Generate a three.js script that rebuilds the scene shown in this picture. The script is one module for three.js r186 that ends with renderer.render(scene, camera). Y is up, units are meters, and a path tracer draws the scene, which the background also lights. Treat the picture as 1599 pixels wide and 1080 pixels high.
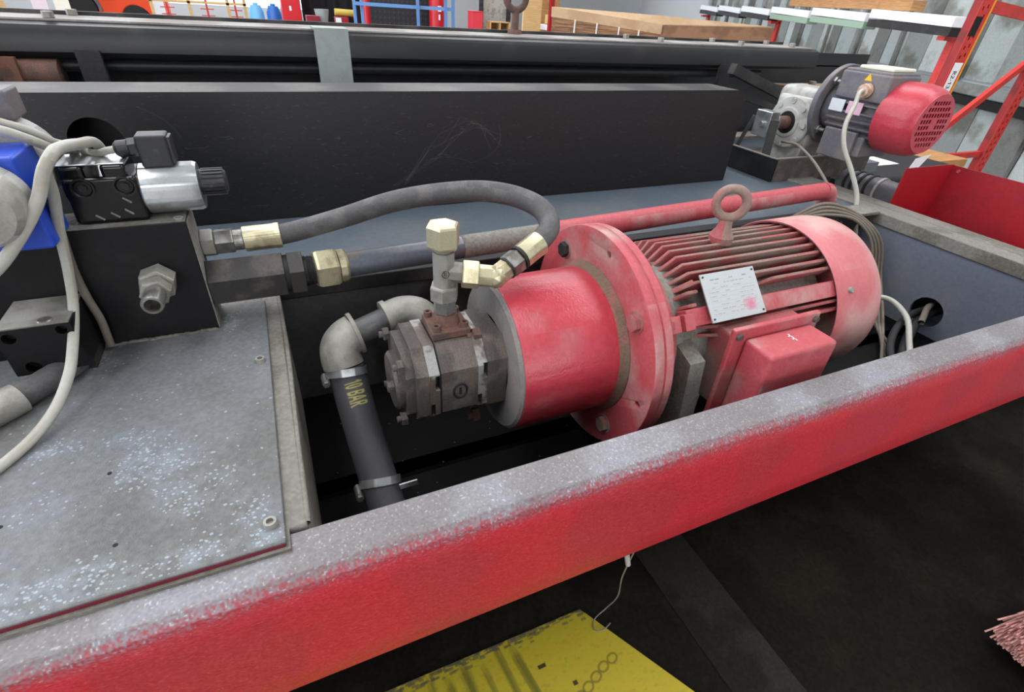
import * as THREE from 'three';
import { RectAreaLightUniformsLib } from 'three/addons/lights/RectAreaLightUniformsLib.js';
import { RoundedBoxGeometry } from 'three/addons/geometries/RoundedBoxGeometry.js';
import { Brush, Evaluator, SUBTRACTION } from 'three-bvh-csg';
import { mergeGeometries, toCreasedNormals } from 'three/addons/utils/BufferGeometryUtils.js';

// ---------------------------------------------------------------- camera, light, exposure
const scene = new THREE.Scene();
const camera = new THREE.PerspectiveCamera(68.51, 1599 / 1080, 0.02, 80);
camera.position.set(0, 1.45, 0);
{
  const cx = new THREE.Vector3(0.914, 0.057, 0.403), cy = new THREE.Vector3(0.185, 0.824, -0.535), cz = new THREE.Vector3(-0.362, 0.563, 0.742);
  const m = new THREE.Matrix4().makeBasis(cx.normalize(), cy.normalize(), cz.normalize());
  camera.quaternion.setFromRotationMatrix(m).normalize();
}
scene.add(camera);
const renderer = new THREE.WebGLRenderer({ antialias: true });
renderer.toneMapping = THREE.LinearToneMapping;
renderer.toneMappingExposure = 1.0;
renderer.shadowMap.enabled = true;
RectAreaLightUniformsLib.init();
scene.background = new THREE.Color(0xdfe8f2);
const SKY_CEIL = 5.6, SKY_SIDE = 5.0, SKY_FAR = 4.5, FRONT_FILL = 2.2;
const cCeil = new THREE.Color(0xf6f8ff), cSide = new THREE.Color(0xdcebff);
function areaLight(w, h, L, col, p, target) {
  const l = new THREE.RectAreaLight(col, L, w, h); l.name = 'daylight'; l.position.set(...p); l.lookAt(...target); scene.add(l); return l;
}
const ROOF = 5.6;
for (const x of [-5, 1, 7]) areaLight(1.6, 10, SKY_CEIL, cCeil, [x, ROOF - .05, -19], [x, 0, -19]);  // rear fill lights, added to brighten the background
for (const x of [-6, -1.5, 3]) areaLight(1.6, 14, SKY_CEIL, cCeil, [x, ROOF - .05, -5], [x, 0, -5]).rotateZ(0);
areaLight(9, 3.6, SKY_SIDE, cSide, [-8.85, 2.2, -4], [0, 2.2, -4]);
areaLight(12, 3.8, FRONT_FILL, cCeil, [0, 2.6, 7.6], [0, 2.6, 0]);  // frontal fill light, added on the viewer side
areaLight(14, 3.6, SKY_FAR, cSide, [-2, 2.4, -25.8], [-2, 2.4, 0]);

// ---------------------------------------------------------------- helpers
let seed = 7; const rnd = () => { seed = (seed * 1664525 + 1013904223) >>> 0; return seed / 4294967296; };
const rr = (a, b) => a + (b - a) * rnd();
const V = (x, y, z) => new THREE.Vector3(x, y, z);
const used = {};
function numbered(n) { if (used[n] === undefined) { used[n] = 0; return n; } used[n]++; return n + '_' + String(used[n]).padStart(3, '0'); }
function thing(name, label, category, pos = [0, 0, 0], group) {
  const o = new THREE.Group(); o.name = numbered(name); o.position.set(...pos); o.userData = { label, category };
  if (group) o.userData.group = group; scene.add(o); return o;
}
function offset(o) { const v = V(0, 0, 0); for (let p = o; p && p !== scene; p = p.parent) v.add(p.position); return v; }
function boxUV(g) {
  if (g.index) g = g.toNonIndexed();
  const p = g.attributes.position, n = p.count, uv = new Float32Array(n * 2), a = V(), b = V(), c = V();
  for (let i = 0; i < n; i += 3) {
    a.fromBufferAttribute(p, i); b.fromBufferAttribute(p, i + 1); c.fromBufferAttribute(p, i + 2);
    const nn = b.clone().sub(a).cross(c.clone().sub(a)); const ax = Math.abs(nn.x), ay = Math.abs(nn.y), az = Math.abs(nn.z);
    [a, b, c].forEach((q, k) => {
      const [s, t] = ay >= ax && ay >= az ? [q.x, q.z] : (ax > az ? [q.z, q.y] : [q.x, q.y]);
      uv[(i + k) * 2] = s; uv[(i + k) * 2 + 1] = t;
    });
  }
  g.setAttribute('uv', new THREE.BufferAttribute(uv, 2)); return g;
}
// geometry arrives in world coordinates; it is moved into its parent's frame
function part(parent, name, geo, mat, o = {}) {
  let g = Array.isArray(geo) ? mergeGeometries(geo.map(x => { const y = x.index ? x.toNonIndexed() : x; for (const k of Object.keys(y.attributes)) if (!['position', 'normal', 'uv'].includes(k)) y.deleteAttribute(k); return y; })) : geo;
  if (!o.keepUV) g = boxUV(g);
  if (o.crease) g = toCreasedNormals(g, o.crease);
  const off = offset(parent); g.translate(-off.x, -off.y, -off.z);
  const m = new THREE.Mesh(g, mat); m.name = name; m.castShadow = m.receiveShadow = true;
  if (o.label) m.userData.label = o.label; if (o.kind) m.userData.kind = o.kind;
  parent.add(m); return m;
}
function single(name, label, category, geo, mat, pos, o = {}) {   // a thing that is one mesh
  let g = Array.isArray(geo) ? mergeGeometries(geo.map(x => x.index ? x.toNonIndexed() : x)) : geo;
  if (!o.keepUV) g = boxUV(g); if (o.crease) g = toCreasedNormals(g, o.crease);
  g.translate(-pos[0], -pos[1], -pos[2]);
  const m = new THREE.Mesh(g, mat); m.name = numbered(name); m.position.set(...pos); m.castShadow = m.receiveShadow = true;
  m.userData = { label, category }; if (o.group) m.userData.group = o.group; if (o.kind) m.userData.kind = o.kind;
  scene.add(m); return m;
}
function struct(name, geo, mat, o = {}) {
  let g = Array.isArray(geo) ? mergeGeometries(geo.map(x => x.index ? x.toNonIndexed() : x)) : geo; if (!o.keepUV) g = boxUV(g);
  const m = new THREE.Mesh(g, mat); m.name = name; m.castShadow = m.receiveShadow = true; m.userData = { kind: 'structure', label: o.label, category: o.category }; scene.add(m); return m;
}
const UP = V(0, 1, 0);
function orient(g, pos, dir) {  // geometry built along +Y from its base
  const q = new THREE.Quaternion().setFromUnitVectors(UP, V(...dir).normalize());
  g.applyQuaternion(q); g.translate(...pos); return g;
}
function bx(x0, x1, y0, y1, z0, z1, r = 0) {
  const w = x1 - x0, h = y1 - y0, d = z1 - z0;
  const g = r > 0 ? new RoundedBoxGeometry(w, h, d, 2, Math.min(r, w / 2.01, h / 2.01, d / 2.01)) : new THREE.BoxGeometry(w, h, d);
  g.translate((x0 + x1) / 2, (y0 + y1) / 2, (z0 + z1) / 2); return g;
}
function cyl(r0, r1, h, seg = 28, pos = [0, 0, 0], dir = [0, 1, 0], open = false) { const g = new THREE.CylinderGeometry(r1, r0, h, seg, 1, open); g.translate(0, h / 2, 0); return orient(g, pos, dir); }
function lathe(prof, pos = [0, 0, 0], dir = [0, 1, 0], seg = 48) { const g = new THREE.LatheGeometry(prof.map(p => new THREE.Vector2(p[0], p[1])), seg); return orient(toCreasedNormals(g.toNonIndexed(), .6), pos, dir); }
function hex(r, h, pos, dir, bev = r * .12, spin = 0) {   // chamfered hexagon, across-corner radius r
  const s = new THREE.Shape(); for (let i = 0; i < 6; i++) { const a = i * Math.PI / 3 + spin; s[i ? 'lineTo' : 'moveTo'](Math.cos(a) * (r - bev), Math.sin(a) * (r - bev)); } s.closePath();
  const g = new THREE.ExtrudeGeometry(s, { depth: Math.max(h - 2 * bev, .0005), bevelEnabled: true, bevelSize: bev, bevelThickness: bev, bevelSegments: 2 });
  g.translate(0, 0, bev); g.rotateX(-Math.PI / 2); return orient(g, pos, dir);
}
function tube(pts, r, n = 80, rad = 14, closed = false) {
  const c = new THREE.CatmullRomCurve3(pts.map(p => V(...p)), closed, 'centripetal'); return new THREE.TubeGeometry(c, n, r, rad, closed);
}
function bar(a, b, r, seg = 16) { const A = V(...a), B = V(...b), d = B.clone().sub(A); return cyl(r, r, d.length(), seg, a, [d.x, d.y, d.z]); }
function beamBox(a, b, w, h, r = 0) {  // square bar from a to b
  const A = V(...a), B = V(...b), d = B.clone().sub(A), L = d.length(); let g = r ? new RoundedBoxGeometry(L, h, w, 2, r) : new THREE.BoxGeometry(L, h, w);
  const x = d.normalize(), z = V(x.x, 0, x.z).cross(UP).normalize(); if (z.lengthSq() < .01) z.set(0, 0, 1); const y = z.clone().cross(x);
  g.applyMatrix4(new THREE.Matrix4().makeBasis(x, y, z)); const m = A.add(B).multiplyScalar(.5); g.translate(m.x, m.y, m.z); return g;
}
function extrX(zy, x0, x1, holes) {  // profile of [z, y] pushed along X
  const s = new THREE.Shape(zy.map(p => new THREE.Vector2(-p[0], p[1])));
  const g = new THREE.ExtrudeGeometry(s, { depth: x1 - x0, bevelEnabled: false, curveSegments: 16 }); g.rotateY(Math.PI / 2); g.translate(x0, 0, 0); return g;
}
function extrZ(shape, z0, z1, bev = 0) {
  const g = new THREE.ExtrudeGeometry(shape, { depth: z1 - z0 - 2 * bev, bevelEnabled: bev > 0, bevelSize: bev, bevelThickness: bev, bevelSegments: 2, bevelOffset: -bev, curveSegments: 24 }); g.translate(0, 0, z0 + bev); return g;
}
function rShape(x0, x1, y0, y1, r) {
  const s = new THREE.Shape(); s.moveTo(x0 + r, y0); s.lineTo(x1 - r, y0); s.absarc(x1 - r, y0 + r, r, -Math.PI / 2, 0); s.lineTo(x1, y1 - r); s.absarc(x1 - r, y1 - r, r, 0, Math.PI / 2);
  s.lineTo(x0 + r, y1); s.absarc(x0 + r, y1 - r, r, Math.PI / 2, Math.PI); s.lineTo(x0, y0 + r); s.absarc(x0 + r, y0 + r, r, Math.PI, 1.5 * Math.PI); return s;
}
// ---------------------------------------------------------------- procedural textures
const LUT = new Float32Array(256 * 256); for (let i = 0; i < LUT.length; i++) LUT[i] = rnd();
function vn(x, y, per) {
  const xi = Math.floor(x), yi = Math.floor(y), fx = x - xi, fy = y - yi, u = fx * fx * (3 - 2 * fx), v = fy * fy * (3 - 2 * fy);
  const m = k => ((k % per) + per) % per, x0 = m(xi), x1 = m(xi + 1), y0 = m(yi), y1 = m(yi + 1);
  const h = (a, b) => LUT[((a * 37 + per * 11) & 255) * 256 + ((b * 57 + a * 13) & 255)];
  return (h(x0, y0) * (1 - u) + h(x1, y0) * u) * (1 - v) + (h(x0, y1) * (1 - u) + h(x1, y1) * u) * v;
}
function fbm(u, v, per, oct = 4) { let s = 0, a = .5, t = 0; for (let i = 0; i < oct; i++) { s += a * vn(u * per, v * per, per); t += a; per *= 2; a *= .55; } return s / t; }
const sm = (a, b, x) => { x = Math.min(1, Math.max(0, (x - a) / (b - a))); return x * x * (3 - 2 * x); };
const mix = (a, b, t) => [a[0] + (b[0] - a[0]) * t, a[1] + (b[1] - a[1]) * t, a[2] + (b[2] - a[2]) * t];
function tex(w, h, fn, tile = [1, 1], srgb = true) {
  const d = new Uint8Array(w * h * 4);
  for (let j = 0; j < h; j++) for (let i = 0; i < w; i++) { const c = fn(i / w, j / h), k = (j * w + i) * 4; if (typeof c === 'number') d[k] = d[k + 1] = d[k + 2] = c; else { d[k] = c[0]; d[k + 1] = c[1]; d[k + 2] = c[2]; } d[k + 3] = 255; }
  const t = new THREE.DataTexture(d, w, h); t.wrapS = t.wrapT = THREE.RepeatWrapping; t.magFilter = THREE.LinearFilter; t.minFilter = THREE.LinearMipmapLinearFilter; t.generateMipmaps = true;
  if (srgb) t.colorSpace = THREE.SRGBColorSpace; t.repeat.set(1 / tile[0], 1 / tile[1]); t.needsUpdate = true; return t;
}
// a base colour, a second colour in noise patches, and fine grain
function mottled(base, patch, per, lo, hi, grain, size = .6, px = 384) {
  return tex(px, px, (u, v) => { const m = sm(lo, hi, fbm(u, v, per, 5)), g = (fbm(u, v, 96, 2) - .5) * grain; const c = mix(base, patch, m); return [c[0] + g, c[1] + g, c[2] + g].map(x => Math.max(0, Math.min(255, x))); }, [size, size]);
}
const roughTex = (a, b, per = 6, size = .5) => tex(256, 256, (u, v) => { const r = a + (b - a) * fbm(u, v, per, 5); return [255, r * 255, 255]; }, [size, size], false);
const grainBump = tex(256, 256, (u, v) => 255 * fbm(u, v, 48, 3), [.12, .12], false);
const std = o => new THREE.MeshStandardMaterial(o), phys = o => new THREE.MeshPhysicalMaterial(o);
const M = {
  red: std({ map: mottled([178, 56, 68], [168, 104, 102], 5, .56, .95, 14, .5), roughness: .33, bumpMap: grainBump, bumpScale: .0004 }),
  redDusty: std({ map: mottled([176, 74, 80], [176, 138, 131], 4, .44, .85, 18, .35), roughness: .5, bumpMap: grainBump, bumpScale: .0004 }),
  redFin: std({ map: mottled([156, 78, 78], [136, 115, 104], 4, .32, .68, 18, .3), roughness: .7 }),
  redPanel: std({ map: mottled([158, 22, 34], [140, 30, 38], 4, .5, .8, 14, .5), roughness: .4 }),
  dust: std({ map: mottled([122, 119, 111], [100, 95, 86], 5, .4, .7, 28, .4), roughness: .95, bumpMap: grainBump, bumpScale: .001 }),
  black: std({ map: mottled([18, 19, 21], [34, 34, 34], 6, .5, .85, 14, .5), roughness: .42, roughnessMap: null }),
  blackMatt: phys({ map: mottled([15, 15, 17], [30, 29, 29], 6, .5, .85, 10, .4), roughness: .5, specularIntensity: .5 }),
  blackDusty: std({ map: mottled([26, 26, 27], [66, 62, 57], 5, .42, .8, 22, .4), roughness: .6 }),
  deck: std({ map: mottled([84, 94, 103], [98, 104, 108], 4, .4, .8, 14, .5), roughness: .38 }),
  pitwall: std({ map: mottled([100, 107, 119], [110, 114, 120], 3, .45, .8, 12, .5), roughness: .5 }),
  oil: phys({ specularIntensity: .3, color: 0x050505, roughness: .62, bumpMap: tex(256, 256, (u, v) => 255 * fbm(u, v, 8, 4), [.25, .25], false), bumpScale: .0015 }),
  steel: std({ map: mottled([150, 150, 146], [118, 114, 106], 6, .45, .75, 24, .12), metalness: .75, roughness: .38 }),
  steelDull: std({ map: mottled([148, 146, 138], [126, 121, 112], 5, .4, .8, 16, .12), metalness: .35, roughness: .55 }),
  brass: std({ map: mottled([198, 190, 158], [162, 152, 122], 5, .45, .8, 22, .1), metalness: .7, roughness: .36 }),
  chrome: std({ map: mottled([205, 210, 212], [170, 172, 170], 4, .5, .8, 12, .1), metalness: .85, roughness: .28 }),
  rubber: std({ map: mottled([74, 72, 73], [92, 89, 88], 6, .4, .75, 16, .15), roughness: .62 }),
  rubberDark: std({ color: 0x1b1b1c, roughness: .7 }),
  castIron: std({ map: mottled([74, 67, 62], [96, 87, 80], 5, .4, .7, 28, .12), roughness: .72, bumpMap: grainBump, bumpScale: .0008 }),
  castRust: std({ map: mottled([102, 72, 62], [82, 64, 56], 5, .4, .7, 28, .1), roughness: .8, bumpMap: grainBump, bumpScale: .0008 }),
  worn: std({ map: mottled([152, 150, 147], [98, 86, 78], 4, .42, .56, 24, .12), roughness: .5, metalness: .3 }),
  greyPaint: std({ map: mottled([96, 94, 100], [116, 108, 106], 5, .4, .75, 18, .25), roughness: .5 }),
  greyLight: std({ map: mottled([176, 176, 170], [146, 142, 134], 5, .45, .75, 16, .2), roughness: .5 }),
  cable: std({ map: mottled([174, 173, 163], [156, 151, 139], 4, .4, .8, 10, .3), roughness: .55 }),
  cableBrown: std({ map: mottled([118, 109, 97], [98, 90, 79], 4, .4, .8, 10, .3), roughness: .65 }),
  blue: std({ color: 0x1f46b4, roughness: .4 }),
  plastic: std({ map: mottled([34, 35, 38], [66, 66, 68], 5, .5, .8, 14, .08), roughness: .48 }),
  bracket: std({ map: mottled([150, 158, 154], [144, 151, 147], 6, .3, .8, 8, .1), roughness: .55, metalness: .2 }),
  beamTop: std({ map: mottled([150, 146, 142], [122, 116, 110], 5, .4, .7, 24, .5), roughness: .75 }),
  dark: std({ color: 0x0b0b0b, roughness: .8 }),
  belt: phys({ map: mottled([30, 27, 22], [40, 36, 29], 5, .4, .75, 12, .6), roughness: .85, specularIntensity: .15 }),
  beltStrip: phys({ map: mottled([48, 45, 40], [36, 34, 30], 5, .4, .7, 12, .4), roughness: .8, specularIntensity: .2 }),
  white: std({ color: 0xe6e8ea, roughness: .6 }),
  wood: std({ map: tex(256, 256, (u, v) => { const g = fbm(u * .25, v, 32, 3); return mix([196, 150, 96], [150, 104, 62], g); }, [.8, .3]), roughness: .75 }),
  woodPale: std({ map: tex(256, 256, (u, v) => mix([224, 190, 134], [196, 156, 102], fbm(u * .25, v, 32, 3)), [.8, .3]), roughness: .75 }),
  card: std({ map: mottled([188, 158, 124], [176, 144, 110], 5, .4, .7, 10, 1), roughness: .85 }),
  cardEdge: std({ map: tex(256, 256, (u, v) => mix([156, 116, 84], [110, 78, 56], sm(.4, .6, fbm(u * .12, v, 64, 2))), [1.2, .25]), roughness: .9 }),
  rackRed: std({ map: mottled([206, 52, 44], [178, 54, 48], 5, .45, .8, 14, .3), roughness: .5 }),
  orange: std({ color: 0xe8481c, roughness: .4 }),
  concrete: std({ map: mottled([150, 147, 142], [124, 120, 114], 4, .4, .75, 20, 3), roughness: .85 }),
  ceiling: std({ color: 0xb8b8b4, roughness: .9 }),
  wall: std({ color: 0xc4c6c6, roughness: .9 }),
  sheets: [[168, 178, 176], [140, 146, 142], [186, 194, 192], [118, 120, 116]].map(c => std({ map: mottled(c, [c[0] * .72, c[1] * .7, c[2] * .66], 4, .45, .8, 18, .9), roughness: .6, metalness: .2 })),
  glow: std({ color: 0xffffff, emissive: 0xfff8f0, emissiveIntensity: .9, roughness: 1 }),
  glowSide: std({ color: 0xffffff, emissive: 0xe6f0ff, emissiveIntensity: .9, roughness: 1 }),
  yellow: null, rail: null, plate: null,
};
// front rail: red paint with settled grey dust on the flat top (grainy edge at the bend)
const RAIL_S = .5;                      // profile length covered by the map
M.rail = std({
  map: tex(2048, 512, (u, v) => {
    const s = v * RAIL_S, U = u * 4, n = fbm(U, v, 3, 4), g = fbm(U, v, 256, 1) - .5, edge = .117 + (n - .5) * .016 + g * .018;
    let c = mix([190, 42, 54], [178, 47, 58], sm(.4, .7, fbm(U, v, 5, 4)));
    const d = sm(edge + .016, edge - .014, s);
    const h = vn(U * 256, v * 256, 256), spk = h > .93 ? 38 : 0, dustc = mix([126, 131, 135], [111, 112, 112], sm(.35, .7, fbm(U + .5, v, 6, 4)));
    c = mix(c, dustc, d * .96); const k = g * 22 + spk * (d * .75 + .25); return c.map(x => Math.max(0, Math.min(255, x + k)));
  }, [1.9, 1]), roughness: .46, bumpMap: grainBump, bumpScale: .0004,
});
// cover plate: grey dust film with flaking white corrosion
M.plate = (() => {
  const N = 1024, cells = 130, pt = []; for (let i = 0; i < cells * cells; i++) pt.push([rnd(), rnd(), rnd(), rnd()]);
  // flaking patches on the plate: [x, z, radius x, radius z, density]
  const blobs = [[-.174, -.50, .06, .05, .8], [-.134, -.455, .04, .03, .6], [-.286, -.558, .03, .018, .9], [-.085, -.40, .022, .025, .6], [-.075, -.36, .02, .012, .9], [-.13, -.362, .05, .012, .8], [-.235, -.375, .06, .022, .7], [-.28, -.467, .05, .03, .6], [-.107, -.785, .012, .02, .8], [-.25, -.725, .03, .02, .6], [-.2, -.63, .03, .02, .25]];
  const t = tex(N, N, (u, v) => {
    const X = u * .55 - .55, Z = v * .55 - .9, lo = fbm(u, v, 8, 5), br = fbm(u + .37, v + .2, 4, 4), g = fbm(u, v, 128, 2) - .5;
    let c = mix([104, 107, 109], [92, 92, 90], sm(.45, .7, br));
    let m = 0; for (const q of blobs) { const dx = (X - q[0]) / q[2], dz = (Z - q[1]) / q[3]; m = Math.max(m, q[4] * sm(1.5, .2, Math.sqrt(dx * dx + dz * dz) + (lo - .5) * 2.2)); }
    c = mix(c, [126, 135, 141], m * .75 * sm(.25, .6, fbm(u, v, 40, 3)));
    const x = u * cells, y = v * cells, xi = Math.floor(x), yi = Math.floor(y); let dm = 9, w = 0, sz = 0;
    for (let a = -1; a < 2; a++) for (let b = -1; b < 2; b++) { const q = pt[((yi + b + cells) % cells) * cells + (xi + a + cells) % cells], dx = xi + a + q[0] - x, dy = (yi + b + q[1] - y) * 1.2, d = dx * dx + dy * dy; if (d < dm) { dm = d; w = q[2]; sz = q[3]; } }
    if (w < m * .95 + .02) c = mix(c, [158, 170, 177], .75 * sm(.03 + .22 * sz * sz, .01 + .12 * sz * sz, dm + g * .1));
    return c.map(q => q + g * 24);
  }, [1, 1]);
  return std({ map: t, roughness: .55, bumpMap: grainBump, bumpScale: .0005 });
})();
function canvasTex(w, h, draw) { const c = document.createElement('canvas'); c.width = w; c.height = h; const x = c.getContext('2d'); draw(x, w, h); const t = new THREE.CanvasTexture(c); t.colorSpace = THREE.SRGBColorSpace; return t; }

// ---------------------------------------------------------------- the building
struct('floor', bx(-9.2, 20, -.2, 0, -26.2, 8), M.concrete, { label: 'pale concrete warehouse floor behind the machine', category: 'floor' });
struct('ceiling', bx(-9.2, 20, ROOF, ROOF + .2, -26.2, 8), M.ceiling, { label: 'warehouse roof above the machine', category: 'ceiling' });
struct('wall_left', bx(-9.2, -9, 0, ROOF, -26.2, 8), M.wall, { label: 'left warehouse wall', category: 'wall' });
struct('wall_back', bx(-9.2, 20, 0, ROOF, -26.2, -26), M.wall, { label: 'far pale warehouse wall', category: 'wall' });
struct('wall_front', bx(-9.2, 20, 0, ROOF, 7.8, 8), M.wall, { label: 'warehouse wall behind the viewer', category: 'wall' });
[-6, -1.5, 3].forEach((x, i) => struct('window_' + (i + 1), bx(x - .8, x + .8, ROOF - .03, ROOF - .001, -12, 2), M.glow, { label: 'translucent daylight strip in the roof', category: 'skylight' }));
[-5, 1, 7].forEach((x, i) => struct('window_' + (i + 7), bx(x - .8, x + .8, ROOF - .03, ROOF - .001, -24, -14), M.glow, { label: 'unseen glowing strip added in the rear roof to brighten the background', category: 'skylight' }));  // unseen strips added to go with the rear fill lights
struct('window_4', bx(-8.999, -8.97, .4, 4, -8.5, .5), M.glowSide, { label: 'translucent daylight panel in the left wall', category: 'window' });
struct('window_6', bx(-6, 6, .7, 4.5, 7.77, 7.799), M.glow, { label: 'glowing fill panel added behind the viewer', category: 'window' });  // unseen panel added to go with the frontal fill light
struct('window_5', bx(-9, 5, .6, 4.2, -25.999, -25.97), M.glowSide, { label: 'bright daylight panel in the far wall', category: 'window' });
// right wall: skewed against the machine, built of weathered sheets
const wa = V(.451, 0, -.8925), wb = V(.8925, 0, .451);
const onWall = (s, y, d) => [wa.x * s + wb.x * d, y, wa.z * s + wb.z * d];
const wallR = struct('wall_right', beamBox(onWall(-6, 2.8, 4.36), onWall(27, 2.8, 4.36), .2, 5.6), M.wall, { label: 'weathered grey sheet metal wall behind the red rack', category: 'wall' });
{
  let s = 2.4, i = 0;
  while (s < 16) {
    const w = rr(.24, .46), h0 = rr(0, .08), a = onWall(s, 0, 4.245), ang = Math.atan2(-wa.z, wa.x);
    const g = new THREE.BoxGeometry(w - .012, 1.0 - h0, .018); g.rotateY(ang); g.translate(...onWall(s + w / 2, .5 + h0 / 2, 4.245 - rr(0, .02)));
    part(wallR, 'panel', g, M.sheets[i % 4]);
    const g2 = new THREE.BoxGeometry(w - .01, 2.2, .018); g2.rotateY(ang); g2.translate(...onWall(s + w / 2, 2.15, 4.25 - rr(0, .02)));
    part(wallR, 'panel', g2, M.sheets[(i * 3 + 1) % 4]);
    if (i % 3 === 1) part(wallR, 'batten', beamBox(onWall(s, .05, 4.21), onWall(s + .1, 1.6, 4.21), .03, .05), M.sheets[3]);
    s += w; i++;
  }
  part(wallR, 'girt', beamBox(onWall(2, .98, 4.19), onWall(16, .98, 4.19), .05, .09), M.sheets[1]);
  part(wallR, 'girt', beamBox(onWall(2, .88, 4.2), onWall(16, .88, 4.2), .04, .08), M.dark);
}

// ---------------------------------------------------------------- machine frame
const frame = thing('machine_frame', 'black steel machine frame with a long dusty red front rail around an oily pit', 'machine', [0, 0, -.9]);
{
  // front rail as a bent sheet: inner face, flat top, rounded bend, front face, return lip
  const pr = []; const R = .02;
  pr.push([-.365, .94], [-.365, .997], [-.362, 1.0], [-.328, 1.0]);
  for (let i = 1; i <= 8; i++) { const a = i / 8 * Math.PI / 2; pr.push([-.328 + R * Math.sin(a), 1.0 - R + R * Math.cos(a)]); }
  pr.push([-.308, .95], [-.308, .9], [-.308, .85], [-.308, .813], [-.311, .808], [-.35, .808]);
  const x0 = -1.3, x1 = 2.7, nx = 16, pos = [], uv = [], idx = []; let s = 0; const ss = pr.map((p, i) => { if (i) s += Math.hypot(p[0] - pr[i - 1][0], p[1] - pr[i - 1][1]); return s; });
  for (let i = 0; i <= nx; i++) for (let j = 0; j < pr.length; j++) { pos.push(x0 + (x1 - x0) * i / nx, pr[j][1], pr[j][0]); uv.push(x0 + (x1 - x0) * i / nx, ss[j] / RAIL_S); }
  const n = pr.length; for (let i = 0; i < nx; i++) for (let j = 0; j < n - 1; j++) { const a = i * n + j, b = a + 1, c = a + n, d = c + 1; idx.push(a, b, d, a, d, c); }
  let g = new THREE.BufferGeometry(); g.setAttribute('position', new THREE.Float32BufferAttribute(pos, 3)); g.setAttribute('uv', new THREE.Float32BufferAttribute(uv, 2)); g.setIndex(idx); g.computeVertexNormals();
  g = toCreasedNormals(g, .7);
  part(frame, 'front_rail', g, M.rail, { keepUV: true, label: 'red bent steel rail with grey dust settled on its top' });
  part(frame, 'rail_web', bx(-1.3, 2.7, .74, .995, -.364, -.36), M.black);
  part(frame, 'top_sheet', bx(-1.3, -.036, .97, .999, -.9, -.367), M.dust);
  part(frame, 'cross_member', [bx(-.062, -.036, .97, 1.004, -.9, -.366, .003), bx(-.0445, -.036, .74, .985, -.9, -.366)], M.dust, { label: 'dusty left edge of the pit' });
  part(frame, 'weld_bead', tube([[-.036, 1.0, -.88], [-.033, .999, -.7], [-.035, 1.0, -.5], [-.036, 1.0, -.37]], .0035, 30, 8), M.dust);
  part(frame, 'pit_wall', bx(-.036, 1.6, .72, .974, -.912, -.9), std({ map: mottled([74, 76, 75], [40, 39, 37], 3, .45, .62, 16, .6), roughness: .6 }));
  part(frame, 'pit_floor', bx(-.04, 1.58, .72, .74, -.9, -.36), M.oil, { label: 'black oily pit floor' });
  { const dr = []; for (let i = 0; i < 60; i++) { const g = new THREE.SphereGeometry(rr(.0012, .003), 8, 5); g.scale(1, .5, 1); g.translate(rr(-.02, .5), .7405, rr(-.86, -.42)); dr.push(g); } part(frame, 'glint_drops', dr, std({ color: 0x101010, roughness: .03 }), { kind: 'stuff' }); }  // glossy drops added to give the floor small glints
  // right wall with a round cable hole
  const sh = new THREE.Shape([[-.36, .72], [-.9, .72], [-.9, .969], [-.36, .969]].map(p => new THREE.Vector2(-p[0], p[1]))); const hl = new THREE.Path(); hl.absarc(.632, .8, .042, 0, Math.PI * 2, true); sh.holes.push(hl);
  const rg = new THREE.ExtrudeGeometry(sh, { depth: .008, bevelEnabled: false, curveSegments: 24 }); rg.rotateY(Math.PI / 2); rg.translate(1.572, 0, 0);
  part(frame, 'pit_end_wall', rg, M.pitwall, { label: 'blue grey pit end wall with round cable hole' });
  part(frame, 'added_casing', [bx(1.682, 1.686, .74, .969, -.85, -.37), bx(1.581, 1.682, .74, .744, -.85, -.37), bx(1.581, 1.682, .74, .969, -.374, -.37)], M.pitwall, { label: 'closed casing added to keep the cable hole dark' });  // casing added so that the cable hole stays dark inside
  part(frame, 'end_beam', [bx(1.567, 1.628, .97, 1.004, -1.3, -.366, .003), bx(1.631, 1.686, .97, 1.004, -1.3, -.366, .003), bx(1.6, 1.686, .74, .969, -.9, -.85)], M.dust, { label: 'dusty cross beam at the right end of the pit' });
  part(frame, 'back_ledge', [bx(-.04, 1.566, .974, 1.004, -.93, -.897, .003)], M.blackDusty);
  part(frame, 'back_deck', [bx(-1.3, 1.566, .97, .998, -1.95, -.931), bx(1.566, 2.2, .96, .998, -1.95, -1.301)], M.deck, { label: 'blue grey steel deck behind the pit' });
  part(frame, 'corner_gusset', [bx(1.44, 1.572, .996, 1.006, -.93, -.865, .003)], M.dust);
  part(frame, 'side_skirt', bx(-1.3, 2.7, .02, .74, -.66, -.62), M.black);
  for (const x of [-1.1, .9, 2.5]) part(frame, 'support_leg', bx(x - .04, x + .04, 0, .97, -1.9, -1.82, .004), M.black);
  for (const x of [-1.1, .9, 2.5]) part(frame, 'support_leg', bx(x - .04, x + .04, 0, .74, -.75, -.67, .004), M.black);
}
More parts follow.
